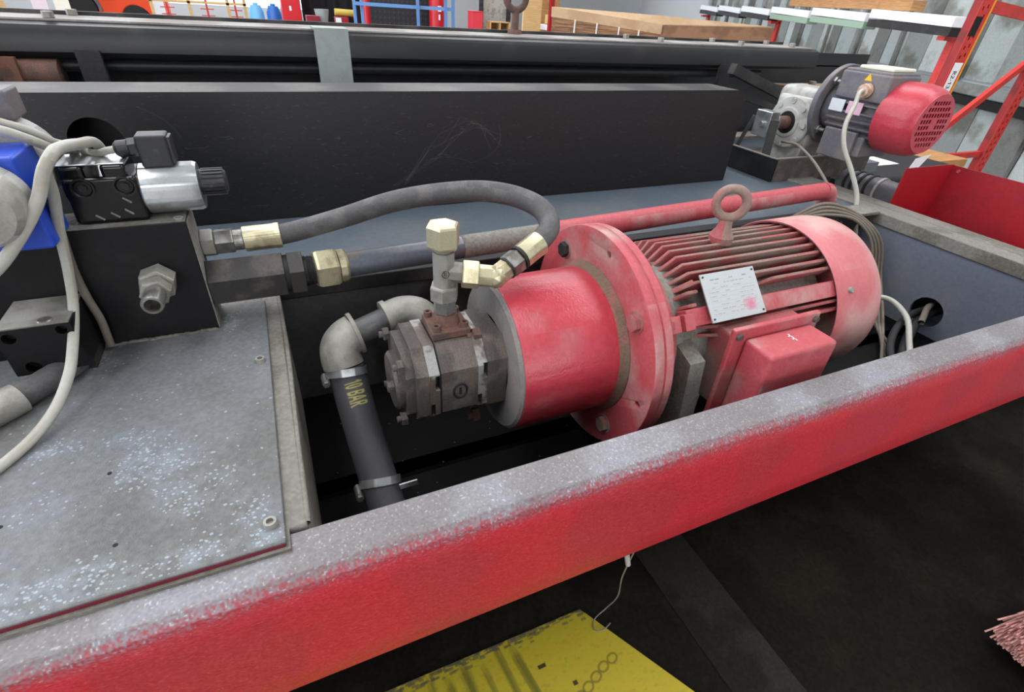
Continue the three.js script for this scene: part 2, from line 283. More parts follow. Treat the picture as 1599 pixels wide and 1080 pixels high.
// ---------------------------------------------------------------- cover plate on the left
const plate = thing('cover_plate', 'grey dusty steel cover plate with white flaking corrosion, bolted left of the pit', 'cover plate', [-.6, 1.004, -.58]);
{
  const g = bx(-1.2, -.056, 1.004, 1.0105, -.84, -.347, .0015); const p = g.attributes.position; g.deleteAttribute('uv'); const gg = g.index ? g.toNonIndexed() : g, q = gg.attributes.position, uv = []; for (let i = 0; i < q.count; i++) uv.push((q.getX(i) + .55) / .55, (q.getZ(i) + .9) / .55); gg.setAttribute('uv', new THREE.Float32BufferAttribute(uv, 2));
  part(plate, 'plate', gg, M.plate, { keepUV: true });
  part(plate, 'red_edge', bx(-1.2, -.057, 1.0042, 1.0085, -.3472, -.3465), std({ color: 0x6a1428, roughness: .6 }), { label: 'red painted front edge of the plate' });
  part(plate, 'gasket', bx(-1.2, -.053, .9995, 1.0041, -.845, -.343), M.dust);
  for (const [x, z] of [[-.068, -.372], [-.068, -.66]]) { const b = part(plate, 'bolt', [lathe([[0, 0], [.0065, 0], [.0065, .005], [.006, .0062], [.0036, .0062], [.0036, .002], [0, .002]], [x, 1.0105, z], [0, 1, 0], 20)], M.steelDull); }
  for (const [x, z] of [[-.20, -.40], [-.30, -.46], [-.22, -.50]]) part(plate, 'hole_shade', cyl(.0022, .0022, .0006, 10, [x, 1.0103, z]), M.dark);  // flat dark discs paint the shade inside small holes
}
// ---------------------------------------------------------------- black cover box behind
const boxTex = canvasTex(2048, 384, (c, w, h) => {
  c.fillStyle = '#121214'; c.fillRect(0, 0, w, h);
  const sx = x => (x + 1.3) / 2.64 * w, sy = y => (1.265 - y) / .265 * h;
  for (let i = 0; i < 9000; i++) { const v = 22 + rnd() * 36; c.fillStyle = `rgba(${v + 30},${v + 28},${v + 26},${.12 + rnd() * .5})`; const r = .6 + rnd() * 2; c.fillRect(rnd() * w, rnd() * h, r * (1 + rnd() * 2), r); }
  c.lineWidth = 1.4;
  for (let k = 0; k < 40; k++) { let x = sx(rr(-.2, 1.2)), y = sy(rr(1.03, 1.2)); c.strokeStyle = `rgba(150,146,140,${.1 + rnd() * .3})`; c.beginPath(); c.moveTo(x, y); for (let j = 0; j < 4; j++) { x += rr(-14, 14); y += rr(-8, 8); c.lineTo(x, y); } c.stroke(); }
  c.strokeStyle = 'rgba(150,146,142,.28)'; const web = [[.27, 1.07], [.36, 1.13], [.40, 1.17], [.44, 1.2], [.47, 1.18], [.52, 1.15]];
  for (let k = 0; k < 5; k++) { c.beginPath(); web.forEach((p, i) => c[i ? 'lineTo' : 'moveTo'](sx(p[0] + rr(-.03, .03)), sy(p[1] + rr(-.025, .015)))); c.stroke(); }
  c.beginPath(); c.moveTo(sx(.53), sy(1.19)); c.quadraticCurveTo(sx(.56), sy(1.12), sx(.46), sy(1.10)); c.quadraticCurveTo(sx(.40), sy(1.13), sx(.34), sy(1.11)); c.stroke();
  c.beginPath(); c.moveTo(sx(-.22), sy(1.24)); c.quadraticCurveTo(sx(-.17), sy(1.22), sx(-.16), sy(1.18)); c.stroke();
});
const box = thing('cover_box', 'long black steel cover box with rounded end and cobwebs behind the pit', 'machine cover', [0, .998, -1.32]);
{
  const shp = r => { const s = new THREE.Shape(); s.moveTo(-1.3 + r, .999 + r); s.lineTo(1.337 - r, .999 + r); s.lineTo(1.337 - r, 1.225); s.absarc(1.297, 1.225, .04 - r, 0, Math.PI / 2); s.lineTo(-1.3 + r, 1.265 - r); s.closePath(); return s; };
  const f = shp(0), h = new THREE.Path(); h.absarc(-.301, 1.178, .045, 0, Math.PI * 2, true); f.holes.push(h);
  const g = extrZ(f, -1.256, -1.25); const q = g.attributes.position, uv = []; for (let i = 0; i < q.count; i++) uv.push((q.getX(i) + 1.3) / 2.64, (q.getY(i) - 1.0) / .265); g.setAttribute('uv', new THREE.Float32BufferAttribute(uv, 2));
  part(box, 'front_panel', g, std({ map: boxTex, roughness: .45 }), { keepUV: true });
  const b = shp(0), inn = new THREE.Path(shp(.006).getPoints(12).reverse()); b.holes.push(inn);
  part(box, 'shell', extrZ(b, -1.378, -1.256), std({ map: mottled([40, 39, 40], [78, 74, 70], 5, .4, .75, 20, .5), roughness: .5 }), { crease: .5 });
  part(box, 'rear_panel', bx(-1.29, 1.32, 1.005, 1.25, -1.384, -1.378), M.black);
}
// ---------------------------------------------------------------- long upper beam
const ub = thing('conveyor_beam', 'long black beam with pale dusty top running behind the cover box', 'machine beam', [0, .998, -1.8]);
{
  part(ub, 'beam', extrX([[-1.9, 1.275], [-1.9, 1.346], [-1.728, 1.346], [-1.708, 1.339], [-1.7, 1.322], [-1.7, 1.285], [-1.71, 1.275]], -2.0, 2.16), M.black, { crease: .7 });
  part(ub, 'top_strip', bx(-2.0, 2.14, 1.346, 1.351, -1.898, -1.728, .001), M.beamTop);
  part(ub, 'top_lip', bx(-2.0, 2.14, 1.351, 1.36, -1.9, -1.885), M.blackDusty);
  part(ub, 'dark_gap_plate', [bx(-2.0, 2.75, .998, 1.275, -1.9, -1.89), bx(2.17, 2.75, 1.27, 1.325, -1.9, -1.89)], M.black);  // black plate added to darken the gap below and beyond the beam
  part(ub, 'rear_bar', beamBox([1.6, 1.285, -1.6], [1.93, 1.185, -1.6], .03, .035), M.blackDusty);
  part(ub, 'rear_bar', beamBox([1.65, 1.20, -1.6], [1.93, 1.137, -1.6], .02, .02), M.blackDusty);
  part(ub, 'side_plate', bx(2.05, 2.6, 1.19, 1.2, -1.889, -1.72, .002), std({ map: mottled([158, 132, 106], [128, 106, 86], 4, .4, .7, 18, .3), roughness: .8 }), { label: 'brown dusty side plate' });
  part(ub, 'bolt', hex(.016, .02, [2.3, 1.2, -1.8], [0, 1, 0]), M.steel);
  part(ub, 'drive_rod', bar([-2, 1.252, -1.75], [1.9, 1.252, -1.75], .014), M.plastic);
  part(ub, 'drive_rod', bar([-2, 1.20, -1.72], [1.7, 1.20, -1.72], .012), M.rubberDark);
  for (const x of [-.36, 1.66]) part(ub, 'post', bx(x - .025, x + .025, .998, 1.29, -1.708, -1.69), M.blackDusty);
  part(ub, 'sleeve', bar([-.62, 1.235, -1.72], [-.43, 1.235, -1.72], .034, 20), M.castRust);
  part(ub, 'post', bx(-.535, -.50, .998, 1.275, -1.69, -1.675), std({ map: mottled([110, 74, 56], [80, 56, 46], 5, .4, .7, 20, .1), roughness: .8 }), { label: 'rusty brown upright' });
  const hb = part(ub, 'hanger_plate', [bx(.165, .255, 1.352, 1.356, -1.78, -1.692), bx(.165, .255, 1.21, 1.356, -1.692, -1.687)], M.bracket, { label: 'pale grey bent plate hooked over the beam' });
  for (const [x, z] of [[-.42, -1.74], [-.40, -1.87], [1.30, -1.87], [1.37, -1.75], [1.72, -1.87], [1.76, -1.75], [2.02, -1.87], [2.04, -1.75]]) part(ub, 'bolt', hex(.012, .014, [x, 1.351, z], [0, 1, 0]), M.steelDull);
  // lifting eye
  const ring = new THREE.TorusGeometry(.036, .011, 12, 32); ring.translate(.84, 1.455, -1.87);
  part(ub, 'lifting_eye', [ring, cyl(.013, .012, .07, 16, [.84, 1.352, -1.87]), cyl(.026, .022, .012, 20, [.84, 1.352, -1.87])], M.castRust, { label: 'brown lifting eye bolt' });
}
// ---------------------------------------------------------------- manifold block and fittings
const man = thing('hydraulic_manifold', 'large black hydraulic manifold block standing on the grey cover plate', 'manifold', [-.3, 1.0105, -.804]);
{
  part(man, 'block', bx(-.52, -.122, 1.0105, 1.179, -.84, -.77, .0012), M.blackMatt);
  part(man, 'lit_face_strip', bx(-.1225, -.1205, 1.012, 1.178, -.838, -.771), M.dust, { label: 'pale strip painting light on the right face' });  // paler colour paints the lit right side of the black block
  part(man, 'dust_layer', bx(-.52, -.123, 1.1785, 1.1796, -.838, -.772), M.dust, { label: 'brown dust on the block top' });
  const w = []; for (let i = 0; i < 46; i++) { const s = new THREE.SphereGeometry(rr(.0018, .004), 6, 5); s.scale(1.8, .7, 1); s.translate(-.125 - i * .0036, 1.0112, -.768 + rr(-.001, .002)); w.push(s); }
  part(man, 'dirt_crumbs', w, M.dust, { kind: 'stuff' });
  const b = part(man, 'socket_bolt', lathe([[0, 0], [.006, 0], [.006, .003], [.0035, .003], [.0035, .001], [0, .001]], [-.131, 1.179, -.782], [0, 1, 0], 18), M.steelDull);
}
const tf = thing('test_fitting', 'dull steel pipe fitting sticking out of the black manifold face toward viewer', 'fitting', [-.174, 1.104, -.77]);
part(tf, 'hexagon', hex(.0225, .030, [-.174, 1.104, -.7695], [0, 0, 1], .003, .3), M.steelDull);
part(tf, 'lock_nut', hex(.0185, .020, [-.174, 1.104, -.7395], [0, -.02, 1], .002, .1), M.steelDull);
part(tf, 'open_end', lathe([[.013, 0], [.013, .03], [.0118, .033], [.009, .033], [.009, .006], [0, .006]], [-.174, 1.104, -.722], [0, -.02, 1], 28), M.steel);
// black hexagon adaptor and brass nut into the return pipe
const AY = 1.070, AZ = -.806;
const chk = thing('check_valve', 'black hexagonal check valve between manifold and brass pipe nut', 'valve', [-.06, AY, AZ]);
part(chk, 'hexagon_body', hex(.037, .105, [-.1205, AY, AZ], [1, 0, 0], .0015, .1), std({ map: mottled([40, 37, 36], [72, 64, 58], 5, .4, .75, 18, .12), roughness: .55 }));
part(chk, 'groove_ring', cyl(.029, .029, .01, 28, [-.016, AY, AZ], [1, 0, 0]), M.rubberDark);
part(chk, 'hexagon_collar', hex(.036, .022, [-.009, AY, AZ], [1, 0, 0], .0015, .1), std({ map: mottled([46, 42, 40], [78, 68, 60], 5, .4, .75, 18, .12), roughness: .55 }));
part(chk, 'thread', lathe([[.024, 0], [.024, .004], [.022, .006], [.024, .008], [.022, .010], [.024, .012], [.022, .014], [.024, .02]], [.013, AY, AZ], [1, 0, 0], 28), M.rubberDark);
const pipe = thing('return_pipe', 'long steel pipe, bare grey at the brass nut and red farther along, behind the motor', 'pipe', [.7, 1.045, -.87]);
{
  const A = [.033, AY, AZ], B = [1.365, 1.062, -.922];
  part(pipe, 'union_nut', hex(.032, .038, [.028, AY, AZ], [1, -.006, -.087], .006, .2), M.brass, { label: 'yellow brass union nut' });
  part(pipe, 'nut_ferrule', lathe([[.019, 0], [.027, 0], [.027, .01], [.0235, .014], [.0205, .014]], [.066, AY, AZ - .003], [1, -.006, -.087], 28), M.brass);
  const at = t => [A[0] + (B[0] - A[0]) * t, A[1] + (B[1] - A[1]) * t, A[2] + (B[2] - A[2]) * t];
  part(pipe, 'bare_pipe', bar(at(.03), at(.19), .0205, 28), std({ map: mottled([92, 98, 106], [118, 112, 104], 4, .45, .75, 16, .3), roughness: .34, metalness: .35 }), { label: 'bare blue grey pipe length' });
  part(pipe, 'dusty_pipe', bar(at(.19), at(.34), .0212, 28), M.dust, { label: 'dust caked pipe length' });
  part(pipe, 'red_pipe', [bar(at(.34), B, .0225, 28), tube([B, [1.39, 1.058, -.924], [1.402, 1.04, -.926], [1.404, 1.0, -.926]], .0225, 16, 20)], M.redDusty, { label: 'red painted pipe length' });
}
// small port block on the left
const pb = thing('port_block', 'small black ported block with bolt holes, at the left foot of the manifold', 'manifold', [-.29, 1.0105, -.73]);
{
  const s = rShape(-.338, -.263, 1.03, 1.094, .001);
  for (const [x, y, r] of [[-.326, 1.083, .007], [-.274, 1.086, .006], [-.318, 1.04, .008], [-.28, 1.038, .007]]) { const h = new THREE.Path(); h.absarc(x, y, r, 0, Math.PI * 2, true); s.holes.push(h); }
  part(pb, 'front_plate', extrZ(s, -.704, -.692), M.blackMatt, { crease: .5 });
  part(pb, 'block', bx(-.338, -.263, 1.03, 1.094, -.7695, -.704), M.blackMatt);
  part(pb, 'top_face', bx(-.336, -.265, 1.094, 1.0955, -.768, -.694), M.steelDull, { label: 'bright machined top face' });
  part(pb, 'plug', cyl(.008, .007, .0015, 18, [-.29, 1.0955, -.705]), M.steel);
  part(pb, 'foot', bx(-.335, -.266, 1.0105, 1.03, -.769, -.715), M.blackDusty);
}
const lh = thing('drain_hose', 'black rubber hose lying below the small ported block at the left edge', 'hose', [-.32, 1.0105, -.66]);
part(lh, 'hose', tube([[-.283, 1.0265, -.713], [-.295, 1.0265, -.695], [-.322, 1.0268, -.658], [-.37, 1.026, -.61], [-.45, 1.026, -.57]], .0155, 40, 16), M.rubber);
part(lh, 'ferrule', bar([-.326, 1.0275, -.6495], [-.352, 1.0265, -.626], .0185, 20), M.steelDull);
// directional valve with solenoid
const dv = thing('directional_valve', 'glossy black directional valve with silver solenoid on top of the manifold', 'valve', [-.18, 1.1797, -.815]);
{
  part(dv, 'valve_body', bx(-.243, -.163, 1.1797, 1.238, -.85, -.786, .005), std({ color: 0x09090a, roughness: .2 }));
  for (const x of [-.232, -.188]) { part(dv, 'top_lug', bx(x - .011, x + .016, 1.225, 1.252, -.848, -.788, .005), std({ color: 0x0c0c0d, roughness: .2 })); }
  for (const x of [-.222, -.178]) { part(dv, 'bolt_pocket', lathe([[0, 0], [.008, 0], [.0105, .004], [.0125, .004], [.0125, 0]], [x, 1.226, -.787], [0, 0, 1], 20), std({ color: 0x151516, roughness: .25 })); part(dv, 'socket_bolt', cyl(.005, .005, .003, 6, [x, 1.226, -.787], [0, 0, 1]), M.rubberDark); }
  part(dv, 'top_face', bx(-.243, -.172, 1.252, 1.2535, -.845, -.79, .0005), M.chrome, { label: 'bright sheet painting the whitish reflection on the top' });  // chrome sheet stands for the whitish reflection on the black valve
  for (const [x, y] of [[-.215, 1.188], [-.198, 1.19], [-.182, 1.193], [-.18, 1.208]]) part(dv, 'cast_mark', beamBox([x - .005, y + .004, -.7855], [x + .003, y - .003, -.7855], .002, .002), std({ color: 0x777777, roughness: .3 }));
  part(dv, 'solenoid', lathe([[0, 0], [.0305, 0], [.032, .002], [.032, .062], [.030, .067], [0, .067]], [-.164, 1.213, -.815], [1, 0, 0], 40), M.chrome, { label: 'silver solenoid cylinder' });
  const kn = [cyl(.017, .0165, .03, 30, [-.097, 1.217, -.815], [1, 0, 0])]; for (let i = 0; i < 20; i++) { const a = i / 20 * 6.283; const g = new THREE.BoxGeometry(.026, .0022, .003); g.translate(-.08, .0172, 0); g.rotateX(a); g.translate(0, 1.217, -.815); kn.push(g); }
  kn.push(cyl(.0165, .013, .003, 30, [-.0672, 1.217, -.815], [1, 0, 0]));
  part(dv, 'knurled_nut', kn, M.plastic, { label: 'black ribbed plastic nut' });
}
const pc = thing('plug_connector', 'black square cable plug on the silver solenoid', 'connector', [-.136, 1.243, -.815]);
part(pc, 'housing', bx(-.155, -.120, 1.243, 1.282, -.832, -.80, .003), M.plastic);
part(pc, 'housing_lid', bx(-.1215, -.1165, 1.246, 1.279, -.829, -.803, .001), M.plastic);
part(pc, 'cable_gland', [hex(.0115, .01, [-.155, 1.266, -.816], [-1, -.1, 0], .001), lathe([[.0105, 0], [.0105, .012], [.007, .016], [0, .016]], [-.165, 1.265, -.816], [-1, -.1, 0], 20)], M.plastic);
part(pc, 'cable', tube([[-.179, 1.264, -.816], [-.19, 1.262, -.818], [-.205, 1.2565, -.83], [-.22, 1.2595, -.84], [-.25, 1.265, -.86]], .0045, 30, 10), M.cable);
// valve with grey coils and a blue body, axis toward the viewer
const bv = thing('blue_solenoid_valve', 'blue valve body between two grey coils at the left edge', 'valve', [-.28, 1.1797, -.77]);
{
  part(bv, 'valve_body', bx(-.325, -.25, 1.1797, 1.283, -.785, -.715, .004), M.blue, { label: 'blue valve body' });
  part(bv, 'front_coil', lathe([[0, 0], [.036, 0], [.038, .003], [.038, .05], [.034, .056], [.018, .058], [.018, .064], [0, .064]], [-.284, 1.243, -.715], [0, 0, 1], 40), M.greyLight, { label: 'pale grey front coil' });
  part(bv, 'rear_coil', lathe([[0, 0], [.050, 0], [.052, .003], [.052, .07], [.047, .078], [0, .08]], [-.297, 1.25, -.785], [0, 0, -1], 40), M.greyLight, { label: 'pale grey rear coil' });
  part(bv, 'plug', [bx(-.312, -.265, 1.299, 1.332, -.86, -.815, .004), cyl(.012, .012, .022, 20, [-.30, 1.312, -.816], [0, 0, 1])], M.greyPaint, { label: 'dark grey cable plug' });
}
single('valve_cable', 'pale cable bending over the blue valve body', 'cable', tube([[-.34, 1.302, -.77], [-.29, 1.304, -.765], [-.264, 1.3, -.76], [-.247, 1.288, -.77], [-.236, 1.27, -.80], [-.234, 1.262, -.84], [-.232, 1.24, -.864], [-.23, 1.2, -.866]], .0055, 50, 12), M.cable, [-.25, 1.28, -.76]);
single('valve_cable', 'pale cable running from the rear coil plug down to the right', 'cable', tube([[-.33, 1.335, -.77], [-.30, 1.322, -.772], [-.272, 1.306, -.78], [-.248, 1.294, -.785], [-.232, 1.276, -.80], [-.222, 1.262, -.84], [-.22, 1.23, -.862]], .005, 50, 12), M.cable, [-.25, 1.29, -.78]);
single('valve_cable', 'thick pale cable looping over the black valve and down past the front coil', 'cable', tube([[-.205, 1.235, -.868], [-.207, 1.262, -.855], [-.212, 1.275, -.80], [-.213, 1.285, -.74], [-.214, 1.286, -.71], [-.224, 1.272, -.70], [-.238, 1.243, -.69], [-.264, 1.208, -.67], [-.296, 1.178, -.66], [-.36, 1.15, -.66]], .0065, 70, 12), M.cable, [-.24, 1.25, -.70]);
single('hanging_cable', 'long cream cable hanging in front of the manifold down onto the plate', 'cable', tube([[-.231, 1.27, -.722], [-.236, 1.24, -.735], [-.249, 1.19, -.742], [-.259, 1.14, -.745], [-.266, 1.10, -.735], [-.266, 1.07, -.68], [-.27, 1.05, -.643], [-.285, 1.028, -.605], [-.31, 1.0165, -.56], [-.36, 1.0165, -.5], [-.5, 1.0165, -.46]], .0058, 90, 12), M.cable, [-.28, 1.1, -.70]);
single('hanging_cable', 'brownish cable beside the cream one, dropping behind the port block', 'cable', tube([[-.234, 1.266, -.728], [-.2445, 1.22, -.745], [-.252, 1.18, -.752], [-.258, 1.13, -.757], [-.257, 1.09, -.757], [-.254, 1.06, -.757], [-.256, 1.017, -.757]], .005, 60, 12), M.cableBrown, [-.25, 1.12, -.75]);

// ---------------------------------------------------------------- pressure hose
const ph = thing('pressure_hose', 'grey hydraulic hose arching from the manifold to the brass elbow above the pump', 'hose', [.2, 1.12, -.75]);
{
  const y = 1.122, z = -.834;
  part(ph, 'adaptor', hex(.021, .018, [-.1205, y, z], [1, 0, 0], .002), M.steelDull);
  part(ph, 'swivel_nut', hex(.019, .026, [-.1025, y, z], [1, 0, 0], .002, .3), M.steel);
  part(ph, 'stem', lathe([[.0155, 0], [.0155, .012], [.013, .014], [.013, .02], [0, .02]], [-.0765, y, z], [1, 0, 0], 28), M.steel);
  part(ph, 'ferrule', lathe([[.013, 0], [.0185, 0], [.019, .002], [.019, .044], [.0195, .045], [.0195, .052], [.016, .053]], [-.063, y, z], [1, .02, 0], 32), M.brass);
  part(ph, 'hose', tube([[-.02, 1.123, -.834], [.0, 1.1245, -.835], [.04, 1.133, -.832], [.089, 1.150, -.815], [.163, 1.183, -.774], [.236, 1.199, -.745], [.291, 1.204, -.722], [.333, 1.20, -.694], [.357, 1.19, -.657], [.354, 1.175, -.628], [.327, 1.158, -.611]], .0158, 120, 24), M.rubber, { label: 'grey rubber hose' });
  const d = V(.282 - .335, 1.14 - 1.162, -.597 + .614).normalize(), dd = [d.x, d.y, d.z], P = k => [.331 + d.x * k, 1.160 + d.y * k, -.6125 + d.z * k];
  part(ph, 'ferrule', lathe([[.015, 0], [.0185, 0], [.0185, .006], [.018, .007], [.018, .036], [.013, .038]], P(0), dd, 32), M.brass);
  part(ph, 'ring', lathe([[.01, 0], [.0185, 0], [.0185, .004], [.01, .004]], P(.037), dd, 28), M.rubberDark);
  part(ph, 'swivel_nut', hex(.0175, .022, P(.041), dd, .002, .2), M.steel);
  part(ph, 'ring', lathe([[.008, 0], [.0165, 0], [.0165, .003], [.008, .003]], P(.063), dd, 28), M.rubberDark);
  // 90 degree forged elbow: two square arms meeting at a mitred corner
  const E = V(...P(.086)), T = V(.187, 1.134, -.612);
  const a2 = T.clone().sub(E).normalize();
  const el = [cyl(.0155, .0155, .026, 8, P(.065), dd), cyl(.0155, .0155, .03, 8, [E.x, E.y, E.z], [a2.x, a2.y, a2.z])]; const sp = new THREE.IcosahedronGeometry(.0168, 1); sp.translate(E.x, E.y, E.z); el.push(sp);
  part(ph, 'elbow', el, M.brass, { label: 'yellow brass elbow', crease: .45 });
  part(ph, 'elbow_nut', hex(.019, .0235, [E.x + a2.x * .024, E.y + a2.y * .024, E.z + a2.z * .024], [a2.x, a2.y, a2.z], .002), M.brass);
}
// ---------------------------------------------------------------- pump
const Ya = .974, Za = -.615;
const pump = thing('gear_pump', 'brown cast iron gear pump with worn bright bands at the bell housing', 'pump', [.19, .905, Za]);
const evalr = new Evaluator(); evalr.useGroups = false;
const slotted = (g, spots) => { let b = new Brush(g); b.updateMatrixWorld(); for (const [x, y] of spots) { const c = new Brush(new THREE.BoxGeometry(.007, .026, .03).translate(x, y, -.548)); c.updateMatrixWorld(); b = evalr.evaluate(b, c, SUBTRACTION); } return b.geometry; };
const prof = (h, c) => { const p = []; for (const [sx, sy] of [[1, 1], [-1, 1], [-1, -1], [1, -1]]) { const a = [Za + sx * (h - c), Ya + sy * h], b = [Za + sx * h, Ya + sy * (h - c)]; if (sx * sy > 0) p.push(b, a); else p.push(a, b); } return p; };
{
  part(pump, 'end_cap', lathe([[0, 0], [.041, 0], [.045, .004], [.045, .014], [0, .014]], [.1, Ya - .006, Za + .004], [1, 0, 0], 36), M.castIron);
  part(pump, 'end_cover', extrX(prof(.058, .026), .112, .125), M.castIron);
  part(pump, 'end_plate', extrX(prof(.066, .03), .125, .143), M.castIron);
  part(pump, 'worn_band', slotted(extrX(prof(.0675, .031), .143, .158), [[.155, .995], [.147, .945]]), M.worn, { label: 'worn bright band' });
  part(pump, 'seam', extrX(prof(.0655, .03), .158, .161), M.dark);
  part(pump, 'gear_case', extrX(prof(.066, .03), .161, .216), M.castIron);
  part(pump, 'worn_band', slotted(extrX(prof(.0675, .031), .216, .231), [[.2195, .945], [.2275, 1.0]]), M.worn, { label: 'worn bright band' });
  part(pump, 'mount_plate', extrX(prof(.067, .026), .231, .262), M.castIron);
  const lg = new THREE.TorusGeometry(.010, .0018, 8, 24); lg.scale(1, 1.25, 1); lg.translate(.189, .972, -.549); part(pump, 'cast_emblem', [lg, bx(.187, .191, .966, .978, -.550, -.5478)], M.rubberDark);  // emblem coloured dark to paint the shade of its recess
  for (const [y, z] of [[1.02, -.57], [.925, -.57], [.925, -.66], [1.02, -.66]]) part(pump, 'bolt', [hex(.0105, .009, [.1122, y, z], [-1, 0, 0], .001), cyl(.005, .005, .006, 12, [.1035, y, z], [-1, 0, 0])], M.castIron);
  part(pump, 'bolt', hex(.009, .01, [.1, Ya + .004, Za + .03], [-1, 0, 0], .001), M.castIron);
  for (const [y, z] of [[1.052, -.585], [.90, -.58]]) part(pump, 'mount_bolt', [hex(.011, .012, [.231, y - .012, z], [-1, 0, 0], .001), cyl(.006, .006, .02, 12, [.231, y - .012, z], [-1, 0, 0])], M.castRust);
}
const sf = thing('pump_flange', 'rusty square port flange with socket bolts on top of the pump', 'flange', [.189, 1.0405, Za]);
part(sf, 'flange_plate', bx(.160, .218, 1.0405, 1.054, -.645, -.585, .003), M.castRust);
part(sf, 'neck', lathe([[.0, 0], [.021, 0], [.0185, .008], [.0165, .016], [0, .016]], [.189, 1.054, Za], [0, 1, 0], 28), M.castRust);
for (const [x, z] of [[.168, -.593], [.21, -.593], [.168, -.637], [.21, -.637]]) part(sf, 'socket_bolt', lathe([[0, 0], [.006, 0], [.006, .0075], [.0032, .0075], [.0032, .003], [0, .003]], [x, 1.054, z], [0, 1, 0], 16), M.castRust);
const tee = thing('tee_fitting', 'upright steel tee fitting with a brass cap nut above the pump', 'fitting', [.1875, 1.07, Za]);
{
  const x = .1875;
  part(tee, 'adaptor', hex(.0165, .02, [x, 1.0702, Za], [0, 1, 0], .0015, .4), M.steel);
  part(tee, 'swivel_nut', hex(.0205, .024, [x, 1.0902, Za], [0, 1, 0], .003, .1), M.steelDull);
  part(tee, 'tee_body', [cyl(.0155, .0155, .05, 8, [x, 1.1142, Za]), cyl(.0145, .0145, .0255, 8, [x, 1.134, Za], [.938, -.075, .338])], M.steelDull, { crease: .3 });
  part(tee, 'thread', cyl(.012, .012, .006, 20, [x, 1.1642, Za]), M.steelDull);
  part(tee, 'cap_nut', hex(.0225, .034, [x, 1.1695, Za], [0, 1, 0], .004, .05), M.brass, { label: 'yellow brass cap nut' });
  const rg = new THREE.TorusGeometry(.005, .0006, 6, 20); rg.translate(x - .002, 1.136, Za + .0149); part(tee, 'cast_emblem', [rg, bx(x - .004, x - .003, 1.134, 1.139, Za + .0142, Za + .0152), bx(x - .0015, x - .0005, 1.134, 1.139, Za + .0142, Za + .0152)], M.rubberDark);
}
// ---------------------------------------------------------------- suction line
const suc = thing('suction_hose', 'thick grey suction hose with hose clamps in front of the pump', 'hose', [.055, .76, -.6]);
{
  const pts = [[.043, .955, -.683], [.046, .935, -.672], [.05, .895, -.635], [.055, .85, -.59], [.061, .80, -.54], [.064, .775, -.515]];
  const ht = canvasTex(1024, 256, (c, w, h) => {
    c.fillStyle = '#47464a'; c.fillRect(0, 0, w, h); for (let i = 0; i < 3000; i++) { const v = 50 + rnd() * 40; c.fillStyle = `rgba(${v},${v},${v + 2},.35)`; c.fillRect(rnd() * w, rnd() * h, 2 + rnd() * 7, 1 + rnd() * 3); }
    c.fillStyle = '#a49c58'; c.font = 'bold 56px sans-serif'; c.fillText('10 BAR', 90, 78);
  });
  part(suc, 'hose', tube(pts, .0285, 60, 28), std({ map: ht, roughness: .55 }), { keepUV: true, label: 'grey rubber hose printed 10 BAR' });
  const clamp = (p, d, r) => { const q = V(...d).normalize(), dn = [q.x, q.y, q.z]; const c = part(suc, 'hose_clamp', [lathe([[r, 0], [r + .0022, 0], [r + .0022, .012], [r, .012], [r, 0]], p, dn, 40)], M.chrome, { label: 'steel worm drive clamp' }); part(c, 'clamp_screw', [bar([p[0] - r - .004, p[1] + .001, p[2] - .008], [p[0] - r - .004, p[1] + .003, p[2] + .014], .006, 12), hex(.0055, .006, [p[0] - r - .004, p[1] + .003, p[2] + .014], [0, .1, 1])], M.steel); };
  clamp([.0445, .944, -.677], [.05, .8, -.5], .029); clamp([.0595, .814, -.554], [.1, .75, -.75], .0295);
  part(suc, 'clamp_tail', beamBox([.085, .826, -.53], [.112, .83, -.527], .002, .010), M.chrome);
  part(suc, 'floor_stub', lathe([[.031, 0], [.031, .02], [.029, .03], [.029, .06], [0, .06]], [.066, .7405, -.50], [0, 1, -.05], 28), M.rubber);
}
const spipe = thing('suction_elbow', 'grey cast elbow and pipe leading behind the pump', 'pipe', [.1, .97, -.72]);
part(spipe, 'elbow', tube([[.0425, .958, -.685], [.041, .972, -.692], [.044, .985, -.70], [.056, .995, -.706], [.068, .999, -.709]], .031, 24, 24), M.steelDull);
part(spipe, 'elbow_rim', cyl(.034, .034, .006, 28, [.066, .9985, -.7085], [1, .2, -.15]), M.steelDull);
part(spipe, 'pipe', bar([.066, .998, -.708], [.14, 1.014, -.722], .020, 24), std({ map: mottled([86, 86, 88], [108, 104, 98], 5, .4, .7, 16, .1), roughness: .5, metalness: .3 }));
part(spipe, 'rear_elbow', tube([[.122, 1.011, -.72], [.15, 1.016, -.723], [.175, 1.012, -.715], [.187, .995, -.70], [.19, .985, -.683]], .0255, 24, 24), M.steelDull);
part(spipe, 'rear_rim', cyl(.029, .029, .008, 28, [.118, 1.0105, -.719], [1, .2, -.15]), M.steelDull);

